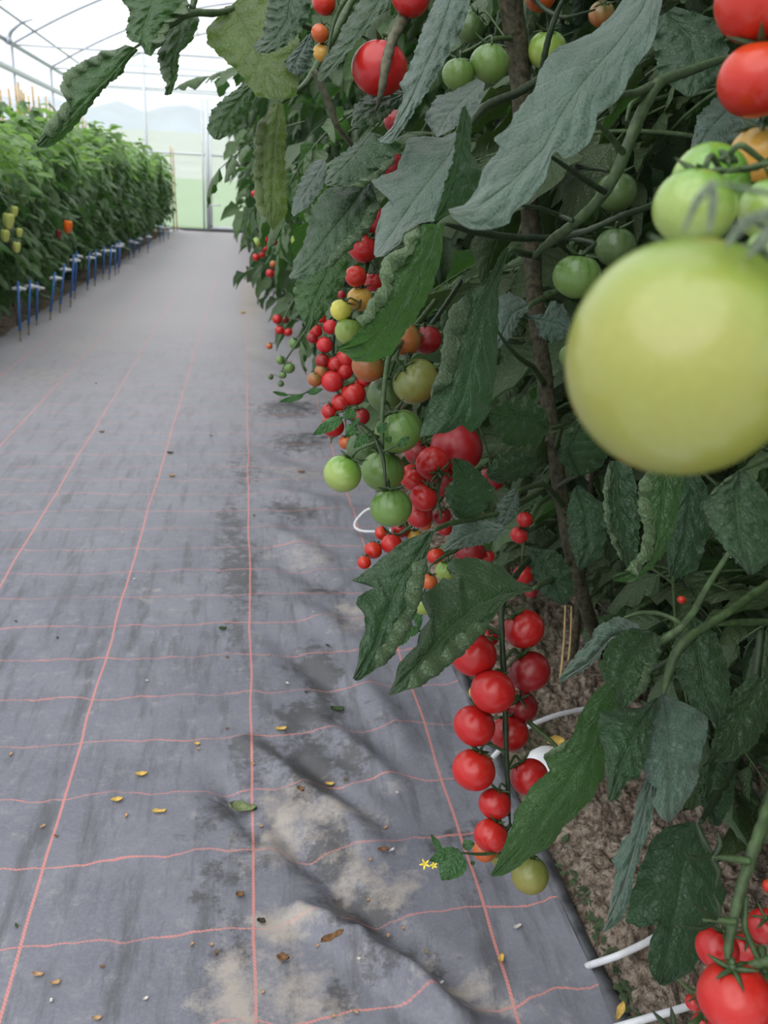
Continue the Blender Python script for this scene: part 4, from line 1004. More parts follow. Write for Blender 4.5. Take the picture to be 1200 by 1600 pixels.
for pts, w_ in (([(1225,305),(1165,296),(1114,284)], 5), ([(1114,284),(1090,312),(1068,362)], 8), ([(1114,284),(1114,322),(1107,366)], 8), ([(1210,330),(1165,345),(1134,386)], 11), ([(1210,335),(1198,372),(1168,402)], 12), ([(1215,340),(1230,380),(1240,420)], 10), ([(1225,305),(1215,335),(1190,385)], 11)):
    dd = .205; q = [P(x, y, dd) for x, y in pts]
    tube(mb, q, [w_ * .7 * dd / F, w_ * dd / F, w_ * .25 * dd / F], 7, n=12)
mb.build('calyx', plain('hairy_calyx', (.10, .135, .085), .8, .2, .3, 400, .5, Sheen_Weight=.3), BIG)
# greens in the shade behind
T(902, 432, 38, 1.05, 'green', 'g1', 'round green tomato left of the huge blurred one, with curled calyx', axis=(.1, .95, .25), squash=.88, sep=.9)
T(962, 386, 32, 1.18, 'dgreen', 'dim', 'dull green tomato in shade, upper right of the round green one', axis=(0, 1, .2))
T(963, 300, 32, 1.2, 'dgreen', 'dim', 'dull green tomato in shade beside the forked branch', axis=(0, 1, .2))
T(893, 556, 20, 1.18, 'green', None, 'green tomato mostly hidden behind left rim of the huge blurred one')
T(765, 99, 31, 1.12, 'green', 'topgreen', 'bright green tomato hanging beside the thick stem at the top', axis=(.1, .95, .2), squash=.9)
T(716, 116, 25, 1.12, 'green', 'topgreen', 'smaller green tomato left of its bright green twin at the top', axis=(.1, .95, .2))
T(733, 42, 24, 1.2, 'dgreen', 'topgreen', 'dull green tomato above the pair beside the thick stem')
T(855, 78, 30, 1.2, 'lime', 'topright', 'yellow-green tomato split by a dark stalk near the top')
T(845, -6, 24, 1.2, 'orange', 'topright', 'orange tomato cut by the top edge above the yellow-green one')
T(940, 22, 20, 1.25, 'brown', 'topright', 'brownish orange tomato in shade beside the big bluish leaf')
# top middle
T(593, 107, 44, 1.0, 'red', 'top', 'heart-shaped red tomato behind a thick grey stalk near the top', axis=(.1, .95, .1), squash=.9)
T(642, -4, 30, 1.0, 'red', 'top', 'red tomato with green shoulders cut by the top edge', axis=(.1, .6, .9), sep=1.2)
T(506, 4, 19, 1.3, 'scarlet', 'topleft', 'small red tomato cut by the top edge beside a broad dark leaf')
T(500, 52, 14, 1.3, 'orange', 'topleft', 'small orange-red tomato under the one at the top edge')
T(503, 82, 14, 1.32, 'amber', 'topleft', 'small amber tomato, lowest of three beside a dark leaf at the top')
T(618, 190, 18, 1.2, 'deep', None, 'sliver of dark red tomato between leaves under the heart-shaped one')
T(612, 258, 20, 1.2, 'deep', None, 'dark red tomato peeping out above a large bluish leaf')
T(586, 345, 22, 1.22, 'deep', 'leftcol', 'dark red tomato showing in the slot left of a bluish leaf')
# column left of the pale curled leaf
T(567, 388, 23, 1.22, 'red', 'leftcol', 'red tomato at the head of the column left of the curled leaf', axis=(.5, .8, .2))
T(556, 432, 17, 1.2, 'scarlet', 'leftcol', 'orange-red tomato in front of the column left of the curled leaf')
T(584, 440, 16, 1.26, 'red', 'leftcol', 'red tomato tucked against the bumpy margin of the curled leaf')
T(562, 467, 20, 1.22, 'amber', 'leftcol', 'amber tomato just above the lime green pair')
T(533, 485, 17.5, 1.2, 'yellow', 'leftcol', 'small yellow-green tomato, upper left of the lime pair')
T(545, 518, 22, 1.2, 'lime', 'leftcol', 'lime green tomato half under the curled leaf tip', sep=.6)
# mixed cluster under the curled leaf
T(632, 529, 27, 1.15, 'brown', 'mid', 'brownish orange tomato right of the curled leaf')
T(666, 531, 24, 1.2, 'deep', 'mid', 'dark red tomato between curled leaf and drooping dark leaf')
T(575, 572, 26, 1.15, 'brown', 'greens', 'brown-orange tomato just under the curled leaf tip', axis=(.5, .8, .3))
T(649, 596, 37, 1.15, 'olive', 'greens', 'large olive tomato ripening beside the drooping dark leaf', axis=(-.6, .6, .4), squash=.9, lobes=.03)
T(603, 616, 30, 1.2, 'dgreen', 'greens', 'dull green tomato behind the truss stem, left of the olive one')
T(623, 674, 38, 1.03, 'green', 'greens', 'ribbed green tomato, biggest of the green hanging cluster', axis=(-.35, .85, .2), squash=.88, lobes=.035)
T(535, 740, 30, 1.0, 'pale', 'sideg', 'light green tomato hanging out farthest over the path', axis=(.5, .85, .1), squash=.97)
T(598, 736, 34, 1.06, 'green', 'sideg', 'green tomato between the light green one and the red cluster', axis=(.1, .95, .1))
T(611, 793, 33, 1.0, 'green', 'sideg', 'striped green tomato at the bottom of the green cluster', axis=(-.1, .97, .15), squash=.92)
T(570, 700, 29, 1.12, 'dgreen', 'sideg', 'dull green tomato hidden behind a sprig of young leaves')
# small red truss over the path
CG = None
for x, y, r, c, l in [(533,461,7,'deep','tiny dark red tomato right of the yellow-green one'), (502,497,8,'red','small red tomato at the top left of the crowded truss'),
 (516,511,12,'pinkred','red tomato left of the lime one in the crowded truss'), (493,517,11,'red','red tomato on the left rim of the crowded truss, near its top'),
 (488,528,9,'deep','half-hidden red tomato on the far left of the crowded truss'), (507,539,13,'pinkred','red tomato in the middle of the crowded truss, under the topmost pair'),
 (504,564,12,'deep','dark brick-red tomato low on the left of the crowded truss'), (492,593,12,'brown','brown-orange tomato at the left bottom of the crowded truss'),
 (502,581,11,'brown','brown tomato just above the brown-orange one'), (525,570,14,'red','red tomato centred over the glossiest one in the crowded truss'),
 (541,560,17,'bright','bright red tomato directly under the lime one'), (519,596,18,'pinkred','glossy pinkish red tomato, largest on the left of the crowded truss'),
 (539,580,14,'red','red tomato wedged between the glossy one and the brown-orange neighbour'), (552,616,20,'bright','bright red tomato with a calyx point, lower middle of the crowded truss'),
 (533,630,16,'red','red tomato under the glossy pinkish one'), (515,643,13,'red','red tomato left above the young sprig'),
 (520,666,18,'red','red tomato behind the tip of the young sprig'), (563,651,15,'deep','deep red tomato right of the young sprig'), (541,691,12,'orange','small orange tomato under the young sprig'),
 (568,594,12,'red','red tomato hidden under the brown-orange fruit')]:
    T(x, y, r, 1.42, c, 'cherry', l)
# large red cluster
T(713, 701, 41, 1.16, 'deep', 'bigred', 'large dark red tomato under the drooping dark leaf', axis=(.2, .5, -.6), squash=.9)
T(676, 724, 27, 1.1, 'red', 'bigred', 'red tomato left of the large dark one', axis=(.3, -.6, .6))
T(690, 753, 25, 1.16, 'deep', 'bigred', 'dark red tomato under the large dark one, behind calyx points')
T(653, 706, 22, 1.2, 'deep', 'bigred', 'dark red tomato right beside the ribbed green one')
T(646, 746, 22, 1.14, 'bright', 'bigred', 'bright red tomato right of the green cluster')
T(662, 778, 22, 1.08, 'red', 'bigred', 'red tomato at the tip of the large red cluster', axis=(.5, .8, .1))
T(768, 748, 21, 1.25, 'deep', 'bigred', 'dark red tomato showing right of the notched leaf')
T(656, 806, 20, 1.18, 'red', 'bigred', 'red tomato right of the striped green one')
T(690, 806, 15, 1.2, 'deep', 'bigred', 'dark red tomato behind the notched leaf, lower left of it')
# loose cherries under it
for x, y, r, d, c, l in [(612,850,17,1.28,'bright','bright red cherry tomato under the striped green one'), (596,833,11,1.3,'scarlet','small orange-red tomato left under the striped green one'),
 (583,860,14,1.28,'scarlet','orange-red tomato next above the outermost one'), (569,879,11,1.26,'scarlet','outermost small orange-red tomato above the forked leaf'),
 (626,826,15,1.32,'red','red tomato squeezed between striped green fruit and red cherries'), (664,818,11,1.3,'orange','oblong orange tomato among the stalks'),
 (648,838,12,1.32,'amber','pale orange tomato above the forked leaf stalk'), (681,869,14,1.24,'scarlet','orange-red tomato right of the forked leaf stalk'),
 (695,826,12,1.34,'red','red tomato deep among the stalks'), (573,901,9,1.25,'orange','orange tomato peeping from under the forked leaf')]:
    T(x, y, r, d, c, 'lowcherry', l)
T(735, 862, 23, 1.2, 'deep', 'yellowlow', 'dark red tomato behind the top of the pointed big leaf', sep=.5)
T(763, 869, 10, 1.22, 'red', 'yellowlow', 'small red tomato right of the dark one behind the big leaf')
T(698, 892, 18, 1.14, 'lime', 'yellowlow', 'yellow-green tomato behind the upper lobe of the big leaf')
T(670, 908, 13.5, 1.06, 'orange', 'yellowlow', 'orange tomato in the notch left of the big leaf', axis=(.3, .95, .3))
T(662, 943, 19, 1.1, 'lime', 'yellowlow', 'lime tomato showing under the orange one, left of the big leaf')
T(820, 812, 13, 1.24, 'red', 'midright', 'small red tomato among dark leaves right of the stalks')
T(811, 836, 14, 1.26, 'pinkred', 'midright', 'pinkish red tomato under the small one among dark leaves')
T(818, 898, 16, 1.2, 'red', 'midright', 'small oval red tomato above the long red truss')
T(830, 925, 10, 1.24, 'deep', 'midright', 'bit of red tomato behind the stalk of the pointed leaf')
T(1065, 937, 7, .98, 'scarlet', None, 'tiny scrap of red fruit between the forked stalks on the right')
# the long red truss
T(819, 983, 32, 1.0, 'red', 'long', 'red tomato, upper right of the long truss', axis=(-.5, .8, .1))
T(739, 1022, 37, .97, 'red', 'long', 'red tomato below the big leaf, upper left of the long truss', axis=(.4, .75, -.2))
T(765, 996, 14, 1.04, 'red', 'long', 'small red tomato peeping out above the upper left one of the long truss')
T(827, 1049, 33, 1.0, 'deep', 'long', 'dark red tomato, second down on the right of the long truss', axis=(-.5, .8, .1))
T(770, 1081, 35, .95, 'red', 'long', 'red tomato at the front centre of the long truss', axis=(.2, .6, -.7))
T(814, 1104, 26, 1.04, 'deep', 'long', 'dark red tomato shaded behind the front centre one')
T(741, 1134, 33, .97, 'red', 'long', 'red tomato, third down on the left of the long truss', axis=(.5, .8, -.3), sep=1.1)
T(796, 1146, 30, 1.03, 'red', 'long', 'red tomato crossed by the truss stem, right of the third left one', axis=(-.1, .9, -.2))
T(740, 1203, 34, .97, 'bright', 'long', 'bright round red tomato, fourth down on the left of the long truss', axis=(.35, .9, -.1))
T(827, 1214, 30, 1.0, 'red', 'long', 'red tomato touching the notched edge of the diagonal leaf', axis=(-.5, .85, -.1), sep=1.1)
T(773, 1256, 25.5, .97, 'red', 'long', 'smaller red tomato near the bottom of the long truss', axis=(.3, .95, -.1))
T(767, 1306, 27, .96, 'bright', 'long', 'lowest red tomato of the long truss', axis=(.5, .85, -.1))
T(757, 1328, 19, 1.0, 'orange', 'long', 'orange tomato under the lowest red one')
T(780, 1340, 14, 1.02, 'olive', 'long', 'small greenish tomato behind the tip of the diagonal leaf')
T(828, 1367, 29, .97, 'olive', 'long', 'olive green tomato below the diagonal leaf', axis=(.2, .95, -.1), squash=1.0, sep=.5)
T(742, 1082, 10, 1.06, 'amber', 'long', 'sliver of amber tomato behind the front centre one')
# bottom right corner
T(1148, 1558, 56, .555, 'bright', 'cornerright', 'large bright red tomato in the bottom right corner', axis=(-.1, .95, .1), squash=.92, sep=.85)
T(1121, 1482, 33, .63, 'red', 'corner', 'red tomato behind the thick truss stem, above the large corner one', axis=(.3, .9, .1), sep=1.3)
T(1195, 1447, 27, .66, 'red', 'corner', 'red tomato at the right edge above the large corner one', sep=1.3)
T(1165, 1480, 24, .72, 'red', 'corner', 'red tomato shaded between the two above the large corner one')
T(1084, 1566, 13, .68, 'red', 'corner', 'red tomato showing left of the large corner one', sep=1.8)
T(1100, 1600, 18, .64, 'red', 'corner', 'red tomato cut by the bottom edge, left under the large corner one')
T(1204, 1385, 12, .66, 'scarlet', None, 'sliver of orange-red tomato at the right edge')
for pts in ([(1172,1345,.6,6),(1135,1341,.6,6),(1106,1337,.6,6)], [(1110,1336,.6,4),(1090,1342,.59,5),(1070,1334,.58,2)], [(1112,1334,.6,4),(1100,1315,.6,5),(1088,1285,.6,2)], [(1116,1338,.6,4),(1126,1320,.6,5),(1122,1300,.6,2)], [(1112,1340,.6,4),(1124,1362,.6,5),(1118,1388,.6,2)],
            [(1150,1440,.58,6),(1122,1438,.58,6),(1098,1438,.58,5)], [(1122,1438,.58,3),(1100,1425,.575,4),(1080,1410,.57,2)], [(1120,1440,.58,3),(1095,1452,.575,4),(1062,1445,.57,2)], [(1124,1436,.58,3),(1124,1415,.58,4),(1115,1398,.58,2)],
            [(1165,1400,.6,5),(1163,1450,.59,5),(1185,1500,.57,5),(1196,1520,.56,4)], [(1190,1480,.58,7),(1196,1540,.56,7),(1200,1610,.54,7)],
            [(1052,1612,.6,4),(1036,1598,.6,5),(1018,1578,.6,2)], [(1052,1612,.6,4),(1052,1592,.6,5),(1048,1572,.6,2)], [(1100,1552,.6,5),(1080,1548,.6,4),(1058,1530,.6,2)], [(1052,1620,.6,5),(1085,1600,.6,6),(1100,1580,.62,5)]):
    branch('truss_stem', 'corner', 'stem_dark' if pts[0][3] < 5 else 'stem', pts, 7, .05)
# far down the row
for x, y, r, d, c, t, l in [(402,379,8,4.0,'lime','far1','pale green tomato in the farthest small cluster'), (414,377,7,4.0,'red','far1','red tomato beside the pale green one in the farthest cluster'),
 (428,378,6,4.1,'deep','far1','dark red tomato rightmost in the farthest cluster'), (415,388,6,4.0,'red','far1','red tomato in the middle of the farthest cluster'),
 (400,402,6,4.0,'bright','far1','lowest bright red tomato, left one of the farthest cluster'), (409,398,5,4.0,'red','far1','lowest bright red tomato, right one of the farthest cluster'),
 (427,413,6,3.6,'brown','far2','brownish tomato above the pair at mid distance'), (422,427,7,3.6,'red','far2','red tomato, left of the pair at mid distance'), (438,427,6,3.7,'deep','far2','dark red tomato, right of the pair at mid distance'),
 (433,499,8,2.75,'red','far3','red tomato, top left of four small ones near the path edge'), (446,500,6,2.8,'deep','far3','dark red tomato, top right of four small ones near the path edge'),
 (437,516,7.5,2.75,'red','far3','red tomato, bottom left of four small ones near the path edge'), (450,519,7,2.75,'red','far3','red tomato, bottom right of four small ones near the path edge'),
 (421,541,5,2.75,'orange','far3','tiny orange tomato under a hanging leaf near the path edge'), (398,303,6,4.5,'red',None,'red tomato among leaves of the distant hedge-like row, highest on the path side'),
 (438,563,7,2.3,'green','fargreen','small green tomato, left of the hanging unripe string'), (452,575,9,2.3,'green','fargreen','largest of the small green tomatoes on the unripe string'),
 (460,537,9,2.35,'green','fargreen','topmost small green tomato of the unripe string'), (442,586,6,2.3,'green','fargreen','small green tomato in the lower middle of the unripe string'),
 (423,589,4.5,2.3,'dgreen','fargreen','tiny green tomato, outermost of the unripe string'), (439,600,5,2.3,'dgreen','fargreen','tiny green tomato at the bottom of the unripe string'),
 (462,322,6,2.0,'lime',None,'small lime tomato behind the edge of a long dark leaf'), (464,376,10,2.0,'lime',None,'lime tomato between two long dark leaves')]:
    T(x, y, r, d, c, t, l, cat='tomato')

# young side shoots with small leaves, and a flower
def shoot(key, pts, leaves, flowers=()):
    s = branch('side_shoot', key, 'stem', pts, 6, .05)
    r = np.random.RandomState(len(leaves) * 31)
    for (x0, y0, x1, y1, w_, d) in leaves:
        mb = MB(); a = np.array([x0, y0], float); b = np.array([x1, y1], float); t = (b - a) / np.linalg.norm(b - a); nn = np.array([-t[1], t[0]])
        us = np.linspace(0, 1, 9); pr = np.sin(PI * us ** .75) ** .8 * w_ / 2 * (1 + .1 * np.sin(us * 25))
        M_ = [a + (b - a) * u for u in us]; L_ = [a + (b - a) * u - nn * p for u, p in zip(us, pr)]; R_ = [a + (b - a) * u + nn * p for u, p in zip(us, pr)]
        hero_leaf(mb, M_, L_, R_, d, d - .01, cup=.2, nu=16, nv=4, quilt=.0006, wave=.001, veins=5, seed=int(x0))
        mb.build('leaf', MAT['leaf_young'], s)
    for (x, y, rad, d) in flowers:
        mb = MB(); c = P(x, y, d)
        for k in range(5):
            an = k * 2 * PI / 5 + x; e = P(x + rad * math.cos(an), y + rad * math.sin(an), d - .004)
            tube(mb, [c, (c + e) / 2, e], [.0006, .0018, .0003], 5, n=6)
        mb.build('flower', MAT['flower'], s)
shoot('second', [(598,700,1.0,2.5),(585,680,.97,2),(565,662,.95,2),(535,652,.94,1.5)], [(536,652,488,680,20,.94), (548,656,545,636,22,.94), (552,655,560,664,16,.93), (556,664,540,682,20,.94), (575,678,552,700,17,.94), (590,676,605,660,15,.96)])
shoot('second', [(600,705,.97,2),(612,700,.93,1.5),(640,685,.92,1.5)], [(622,698,640,682,14,.92), (612,690,602,684,12,.93)])
shoot('third', [(500,600,1.9,1.5),(470,618,1.85,1.2),(430,615,1.8,1)], [(475,618,436,628,11,1.82), (480,614,505,608,11,1.85), (450,618,425,612,7,1.8)])
shoot('main', [(797,1288,.98,3),(775,1333,.95,3),(745,1335,.93,2.5),(718,1332,.92,2)], [(720,1332,690,1376,46,.92), (722,1322,742,1318,18,.92), (715,1325,700,1375,30,.915), (690,1331,673,1303,11,.92), (742,1350,735,1347,8,.93), (718,1330,670,1345,26,.92)], [(664,1350,9,.915), (678,1352,6,.915)])
shoot('main', [(690,975,1.3,2),(665,985,1.25,2),(640,988,1.2,1.5)], [(642,988,608,1012,18,1.2), (655,982,628,992,16,1.2), (650,940,655,985,18,1.25)])
# ================================================================ stakes, canes, hoses, fallen bits
ordn = ['nearest', 'second', 'third', 'fourth', 'fifth', 'sixth', 'seventh', 'eighth', 'ninth', 'tenth', 'eleventh', 'twelfth', 'thirteenth', 'fourteenth', 'fifteenth', 'sixteenth', 'seventeenth', 'eighteenth', 'nineteenth', 'twentieth', 'twenty-first']
ST = [(32,538,28,440),(44,527,47,437),(57,515,58,440),(77,505,86,425),(92,493,101,412),(109,484,116,398),(116,473,120,392),(136,459,140,395),(148,452,150,390),(161,440,163,385),(170,440,174,385),(180,434,180,378),(185,430,187,378),(187,422,188,375),(201,408,203,372),(209,405,211,374),(218,400,218,368),(231,397,232,365),(250,380,250,350),(256,378,255,352),(263,375,263,352)]
for k, (bx, by, tx, ty) in enumerate(ST):
    b = G(bx, by, .01); d = proj(b)[2]; t = P(tx, ty, d * .995)
    e = empty('drip_stake', b, 'thin blue stake with white clip at the left bed edge, ' + (ordn[k] + ' from the near end' if k else 'the nearest one'), 'stake', 'blue stakes along the left bed')
    mb = MB(); tube(mb, [b - (0, 0, .04), b + (t - b) * .25], [.006, .0065], 7, n=2); mb.build('spike', MAT['cane_dark'], e)
    mb = MB(); tube(mb, [b + (t - b) * .22, t], [.0095, .0095], 7, n=2); mb.build('stake', MAT['blue'], e)
    mb = MB(); c = t - (0, 0, .05)
    tube(mb, [c + (-.045, 0, 0), c + (.0, .0, .006), c + (.05, 0, 0)], [.010, .015, .009], 7, n=6); tube(mb, [c - (0, 0, .015), c + (0, 0, .02)], .016, 8, n=2)
    mb.build('clip', MAT['white'], e)
CN = [(0, 140, 9.5), (13, 138, 9.6), (24, 132, 9.8), (28, 128, 9.2), (33, 140, 10.2), (37, 145, 10.8), (44, 150, 11), (50, 134, 11.2), (60, 150, 11.6), (63, 165, 11.9), (71, 150, 12.3), (77, 158, 12.5), (83, 165, 13), (110, 190, 14.2), (118, 188, 14.6), (129, 182, 15.3), (133, 190, 15.5), (149, 196, 16.8), (266, 228, 19.0), (270, 232, 19.4)]
for k, (x, y, d) in enumerate(CN):
    xm = -2.55 if x < 200 else -1.95
    t = P(x, y, d); s = (xm) / (t[0] - 0) if t[0] < -.1 else 1
    if x < 200: t = CAM + (t - CAM) * s
    b = np.array([t[0] + rnd.uniform(-.04, .04), t[1] + rnd.uniform(-.05, .05), .0])
    mb = MB(); tube(mb, [b, (b + t) / 2 + (rnd.uniform(-.01, .01), 0, 0), t], [.016, .015, .012], 7, n=14, knob=.1)
    wh = (ordn[k] + ' from the frame edge' if k < 18 else ('left' if k == 18 else 'right') + ' one of the far pair')
    tag(mb.build('bamboo_cane', MAT['cane'], loc=b), 'tan bamboo cane rising out of the pepper bed, ' + (wh if k else 'the one at the frame edge'), 'cane', 'bamboo canes in the pepper bed')
t = P(10, 288, 6.3); b = np.array([t[0] - .03, t[1] + .05, 0])
mb = MB(); tube(mb, [b, t], .009, 7, n=8); tag(mb.build('bamboo_cane', MAT['cane_dark'], loc=b), 'weathered brown cane standing in front of the pale peppers at the left edge', 'cane')
# peppers on the left
def pepper(x, y, rpx, d, colr, label, tilt=0):
    c = P(x, y, d); rad = rpx * d / F
    th = np.linspace(0, PI, 18); ph = np.linspace(0, 2 * PI, 20, endpoint=False); TH, PH = np.meshgrid(th, ph, indexing='ij')
    rr = (np.sin(TH) ** .55) * (1 + .12 * np.cos(4 * PH)) * (1 - .25 * (1 - np.cos(TH)) / 2)
    zz = np.cos(TH) * 1.45 - .3 * np.exp(-(TH / .35) ** 2)
    lo = np.stack([rr * np.cos(PH), rr * np.sin(PH), zz], -1).reshape(-1, 3) * rad
    mb = MB(); mb.add(c + lo @ rotm(0, tilt, .15).T, [q[::-1] for q in grid_faces(18, 20, True)], np.stack([PH.ravel() / 6.2832, (np.cos(TH).ravel() + 1) / 2], 1))
    o = mb.build('bell_pepper', FR[colr], loc=c); tag(o, label, 'pepper')
    mb = MB(); tube(mb, [c + (0, 0, rad * 1.1), c + (0, 0, rad * 1.7), c + (.02, .03, rad * 2.4)], [rad * .3, rad * .16, rad * .12], 7, n=8); mb.build('stalk', MAT['stem'], o)
pepper(106, 354, 7, 7.3, 'pepper_orange', 'orange pepper glowing against the dark lower leaves of the left bed')
pepper(91, 366, 5, 7.4, 'pepper_red', 'dark red pepper just below left of the orange one')
pepper(13, 345, 9, 5.75, 'pepper_yellow', 'pale yellow pepper highest of the group at the left edge')
pepper(8, 368, 7, 5.75, 'pepper_yellow', 'pale yellow pepper beside the weathered cane')
pepper(22, 330, 6, 5.8, 'pepper_yellow', 'small pale pepper upper right of the group at the left edge')
pepper(26, 386, 6, 5.75, 'pepper_yellow', 'pale yellow pepper lowest of the group at the left edge')
pepper(30, 363, 5, 5.8, 'pepper_yellow', 'small pale pepper right of the group at the left edge')
pepper(35, 313, 6, 5.7, 'dgreen', 'green pepper above the pale group at the left edge')

def hose(pts, rad, label, mat='hose', name='drip_hose'):
    mb = MB(); tube(mb, pts, rad, 9, n=len(pts) * 6); tag(mb.build(name, MAT[mat]), label, 'hose')
gz = lambda x, y, z: G(x, y, z)
hose([gz(700, 800, .10), gz(620, 800, .10), gz(575, 793, .09), gz(556, 812, .05), gz(551, 824, .035), gz(565, 831, .035), gz(600, 830, .05), gz(660, 822, .06), gz(760, 800, .05)], .0045, 'thin white hose loop sticking out over the path under the green tomatoes')
hose([gz(760, 1195, .06), gz(800, 1150, .08), gz(835, 1130, .09), gz(870, 1117, .09), gz(905, 1109, .08), gz(960, 1100, .06), gz(1040, 1090, .03)], .0055, 'white hose arching over the soil right of the long red truss')
hose([gz(916, 1510, .018), gz(928, 1506, .04), gz(965, 1494, .075), gz(1012, 1472, .085), gz(1060, 1440, .08), gz(1120, 1400, .06)], .0055, 'white hose end reaching from the soil to the mat edge')
hose([gz(940, 1612, .04), gz(985, 1599, .065), gz(1040, 1583, .08), gz(1080, 1571, .08), gz(1140, 1540, .06)], .0055, 'white hose crossing the bottom edge left of the corner tomatoes')
hose([gz(1118, 852, .03), gz(1128, 862, .03), gz(1150, 885, .03)], .012, 'short bit of white hose glimpsed behind the right-hand leaves')
# white lid with a yellow leaf
c = G(858, 1184, .085); mb = MB()
tube(mb, [c - (0, 0, .07), c, c + (0, 0, .008)], [.04, .045, .030], 20, n=6, smooth=0)
tag(mb.build('plastic_cap', MAT['white'], loc=c - np.array([0, 0, .07])), 'white plastic cap standing in the soil behind the long red truss', 'cap')

# bits lying on the ground
BM = {'y': plain('dry_yellow_petal', (.66, .45, .12), .7, .2, .15, 200), 't': plain('dry_tan_scrap', (.48, .30, .17), .8, .15, .2, 200), 'b': plain('dry_brown_scrap', (.22, .12, .06), .8, .15, .3, 200),
      'd': plain('dark_scrap', (.05, .05, .035), .8, .15, .3, 200), 'w': plain('pale_scrap', (.62, .58, .54), .8, .15, .1, 200), 'g': plain('withered_green_leaf', (.19, .23, .11), .7, .2, .25, 90), 'G': plain('green_scrap', (.05, .09, .03), .7, .2, .25, 90)}
def floor_z(x, y):
    if x < XR: return float(mat_h(np.array([x]), np.array([y]))[0])
    return .03
def scrap(x, y, Lpx, wpx, ang, c, label=None, group=None, name='fallen_petal', cat='petal', zoff=0):
    p = G(x, y); p[2] = floor_z(p[0], p[1]) + zoff
    # keep it on the line of sight of the raised surface
    q = G(x, y, p[2]); d = proj(q)[2]
    Lm, Wm = Lpx * d / F, wpx * d / F * 1.05
    r = np.random.RandomState(int(x * 3 + y)); n_ = 8; u = np.linspace(-1, 1, n_)
    mb = MB(); V = []
    for sgn in (0, 1):
        for j in (-1, -.4, .4, 1):
            for i in range(n_):
                w_ = Wm / 2 * (1 - abs(u[i]) ** 2.4) ** .6 * j * (1 + .25 * math.sin(u[i] * 4 + x))
                V.append((u[i] * Lm / 2, w_, .0015 + Wm * .35 * j * j + Lm * .08 * u[i] ** 2 + r.uniform(0, .08) * Wm + sgn * .0008))
    f = []
    for s in (0, 1):
        for a in range(3):
            for b in range(n_ - 1):
                k = s * 4 * n_ + a * n_ + b; qd = (k, k + 1, k + n_ + 1, k + n_); f.append(qd if s else qd[::-1])
    rim = [b for b in range(n_)] + [a * n_ + n_ - 1 for a in range(1, 4)] + [3 * n_ + b for b in range(n_ - 2, -1, -1)] + [a * n_ for a in (2, 1)]
    for i in range(len(rim)): a_, b_ = rim[i], rim[(i + 1) % len(rim)]; f.append((a_, b_, b_ + 4 * n_, a_ + 4 * n_))
    V = np.array(V) @ np.array(Matrix.Rotation(-math.radians(ang), 3, 'Z')).T + q
    mb.add(V, f); o = mb.build(name, BM[c], loc=q); tag(o, label, cat, group)
scrap(221,1212,20,8,0,'y','curled yellow petal on the mat, topmost of the left trio'); scrap(183,1252,19,8,0,'y','curled yellow petal on the mat, leftmost of the left trio'); scrap(249,1270,22,7,5,'y','curled yellow petal on the mat, lowest of the left trio')
scrap(439,1141,19,7,0,'y','yellow petal right of the centre thread, on the wet patch'); scrap(308,1164,10,5,20,'y','small yellow petal left of the centre thread, upper part of path'); scrap(515,1227,15,6,10,'y','yellow petal lying on a cross thread right of centre')
scrap(470,1236,12,9,40,'b','round brown scrap lying on the cross thread beside a yellow petal',name='fallen_leaf_scrap',cat='scrap')
scrap(783,1500,16,8,-60,'y','yellow petal lying against the right pink thread near the bottom',zoff=.002); scrap(668,1489,12,6,30,'y','small yellow petal in the fold left of the right thread',zoff=.002); scrap(60,1525,18,7,10,'t','tan husk near the bottom left, left one of two',name='fallen_leaf_scrap',cat='scrap')
scrap(87,1538,16,7,-10,'t','tan husk near the bottom left, right one of two',name='fallen_leaf_scrap',cat='scrap'); scrap(152,1593,16,6,0,'t','tan husk at the very bottom edge, left of the centre thread',name='fallen_leaf_scrap',cat='scrap')
scrap(380,1268,44,20,15,'g','withered green leaf lying across the centre thread',name='fallen_leaf',cat='leaf',zoff=.004); scrap(519,1468,42,12,-25,'b','shrivelled brown leaf at the head of the big fold',name='fallen_leaf',cat='leaf',zoff=.004)
scrap(527,1111,22,10,10,'G','small dark green leaf fragment on the wet right side of the path',name='fallen_leaf',cat='leaf'); scrap(348,984,12,7,0,'G','small dark green scrap left of the centre thread at mid path',name='fallen_leaf',cat='leaf')
scrap(408,1442,14,9,20,'d','dark scrap just right of the centre thread above the dusty knot',name='fallen_leaf_scrap',cat='scrap'); scrap(442,1500,20,12,10,'b','brown crumpled scrap right of the dusty knot on centre thread',name='fallen_leaf_scrap',cat='scrap')
scrap(375,1401,13,10,0,'b','rust brown scrap left of the centre thread, lower path',name='fallen_leaf_scrap',cat='scrap'); scrap(598,1330,18,8,0,'b','brown scrap on the cross thread right of the shoot',name='fallen_leaf_scrap',cat='scrap')
scrap(559,1286,12,7,0,'t','tan scrap above the round water stain',name='fallen_leaf_scrap',cat='scrap'); scrap(808,1450,16,6,-20,'w','white flake near the right thread, close to the soil edge',name='fallen_leaf_scrap',cat='scrap')
scrap(269,745,9,6,0,'t','tan scrap beside the left thread at mid distance',name='fallen_leaf_scrap',cat='scrap'); scrap(266,709,10,5,0,'d','dark scrap on the left thread at mid distance',name='fallen_leaf_scrap',cat='scrap'); scrap(159,676,8,4,0,'b','brown scrap on the second thread from the left, far back',name='fallen_leaf_scrap',cat='scrap')
scrap(471,739,11,5,0,'b','orange brown scrap on the dirty strip below the light green tomato',name='fallen_leaf_scrap',cat='scrap'); scrap(380,490,8,6,0,'y','tiny yellow flower fallen far down the right side of the path',cat='petal')
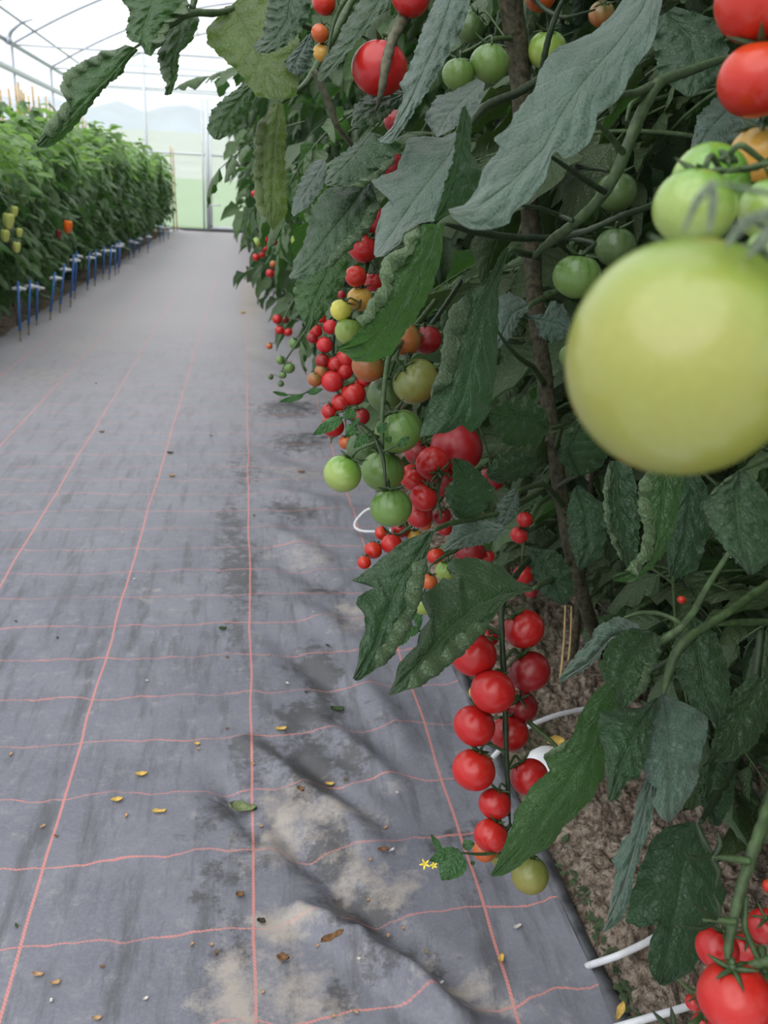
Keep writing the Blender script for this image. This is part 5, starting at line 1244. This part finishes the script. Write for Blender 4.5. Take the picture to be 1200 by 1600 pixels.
sm = [(80,1565,'w'),(67,1293,'t'),(88,1308,'b'),(230,1065,'w'),(310,1172,'t'),(395,1195,'t'),(408,1293,'t'),(355,1140,'b'),(197,1276,'t'),(300,1477,'t'),(160,1512,'b'),(228,1562,'w'),(330,1478,'t'),(540,1220,'b'),
 (575,1408,'t'),(602,1295,'t'),(630,1452,'t'),(606,1464,'t'),(560,1500,'w'),(690,1537,'w'),(740,1528,'w'),(520,1590,'t'),(556,1583,'t'),(612,1330,'w'),(478,1083,'d'),(512,1010,'d'),(449,1069,'w'),(490,958,'w'),(397,806,'b'),(210,906,'w'),
 (420,1025,'t'),(355,1028,'b'),(25,972,'d'),(90,998,'d'),(245,744,'t'),(330,682,'d'),(425,642,'d'),(150,600,'d'),(620,1240,'w'),(578,1345,'t'),(495,1480,'t'),(410,1552,'t'),(338,1490,'b'),(17,1180,'t'),(26,1448,'G')]
for x, y, c in sm:
    k = .35 + .65 * (y - 500) / 1100
    scrap(x, y, (6 + (x * 7 % 5)) * k * 1.3, 4.5 * k, x * 37 % 180, c, 'tiny dried plant crumb scattered on the woven path mat', 'dried crumbs on the path mat', 'plant_crumb', 'crumb')
scrap(968,1585,40,10,-50,'y','yellow shrivelled leaf on the soil at the bottom, beside the mat edge',name='fallen_leaf',cat='leaf',zoff=.02)
scrap(868,1165,28,20,0,'y','bright yellow leaf on the white cap behind the red truss',name='fallen_leaf',cat='leaf',zoff=.065)
scrap(878,1010,14,10,0,'y','yellow leaf on the soil above the white hose',name='fallen_leaf',cat='leaf',zoff=.02)
# low weeds and moss on the soil
mb = MB(); r = np.random.RandomState(77)
for i in range(1500):
    x, y = [(965, 1470), (940, 1400), (1000, 1540), (900, 1060), (930, 1010), (1100, 1560), (880, 1040)][i % 7]
    c = G(x, y, .03) + np.array([r.normal() * .05, r.normal() * .07, 0])
    if c[0] < XR + .03: continue
    r_down = True; Lf = r.uniform(.008, .024)
    A, f, uv = local_leaflet(Lf, Lf * .3, r, 4, 1, .3, .8, 0)
    mb.add(A @ rotm(r.rand() * 6.28, r.uniform(.0, 1.2), 0).T + c, f, uv)
tag(mb.build('weeds', MAT['leaf_green']), 'patch of small green weeds and moss on the soil under the plants', 'weeds', kind='stuff')
# dry stalks lying in the bed
for k, (a, b, z0, z1) in enumerate([((868, 1110), (862, 960), .01, .25), ((880, 1080), (876, 985), .01, .2), ((900, 1075), (925, 1000), .01, .2)]):
    mb = MB(); A = G(*a, z0); B = G(*b, .02); B = A + (B - A) * .3; B[2] = z1; tube(mb, [A, (A + B) / 2 + (.01, 0, 0), B], [.0035, .003, .002], 5, n=6)
    tag(mb.build('dry_stalk', MAT['cane'], loc=A), 'dry straw-coloured stalk standing behind the long red truss, ' + ('beside the dark red tomatoes', 'in the middle', 'nearest the main stem')[k], 'stalk')
mb = MB(); tube(mb, [P(826,1128,1.02), P(850,1148,1.0), P(875,1172,.98)], [4/F, 4/F, 3.4/F], 6, n=8)
mb.build('branch', MAT['stem'], NEAR['main'])
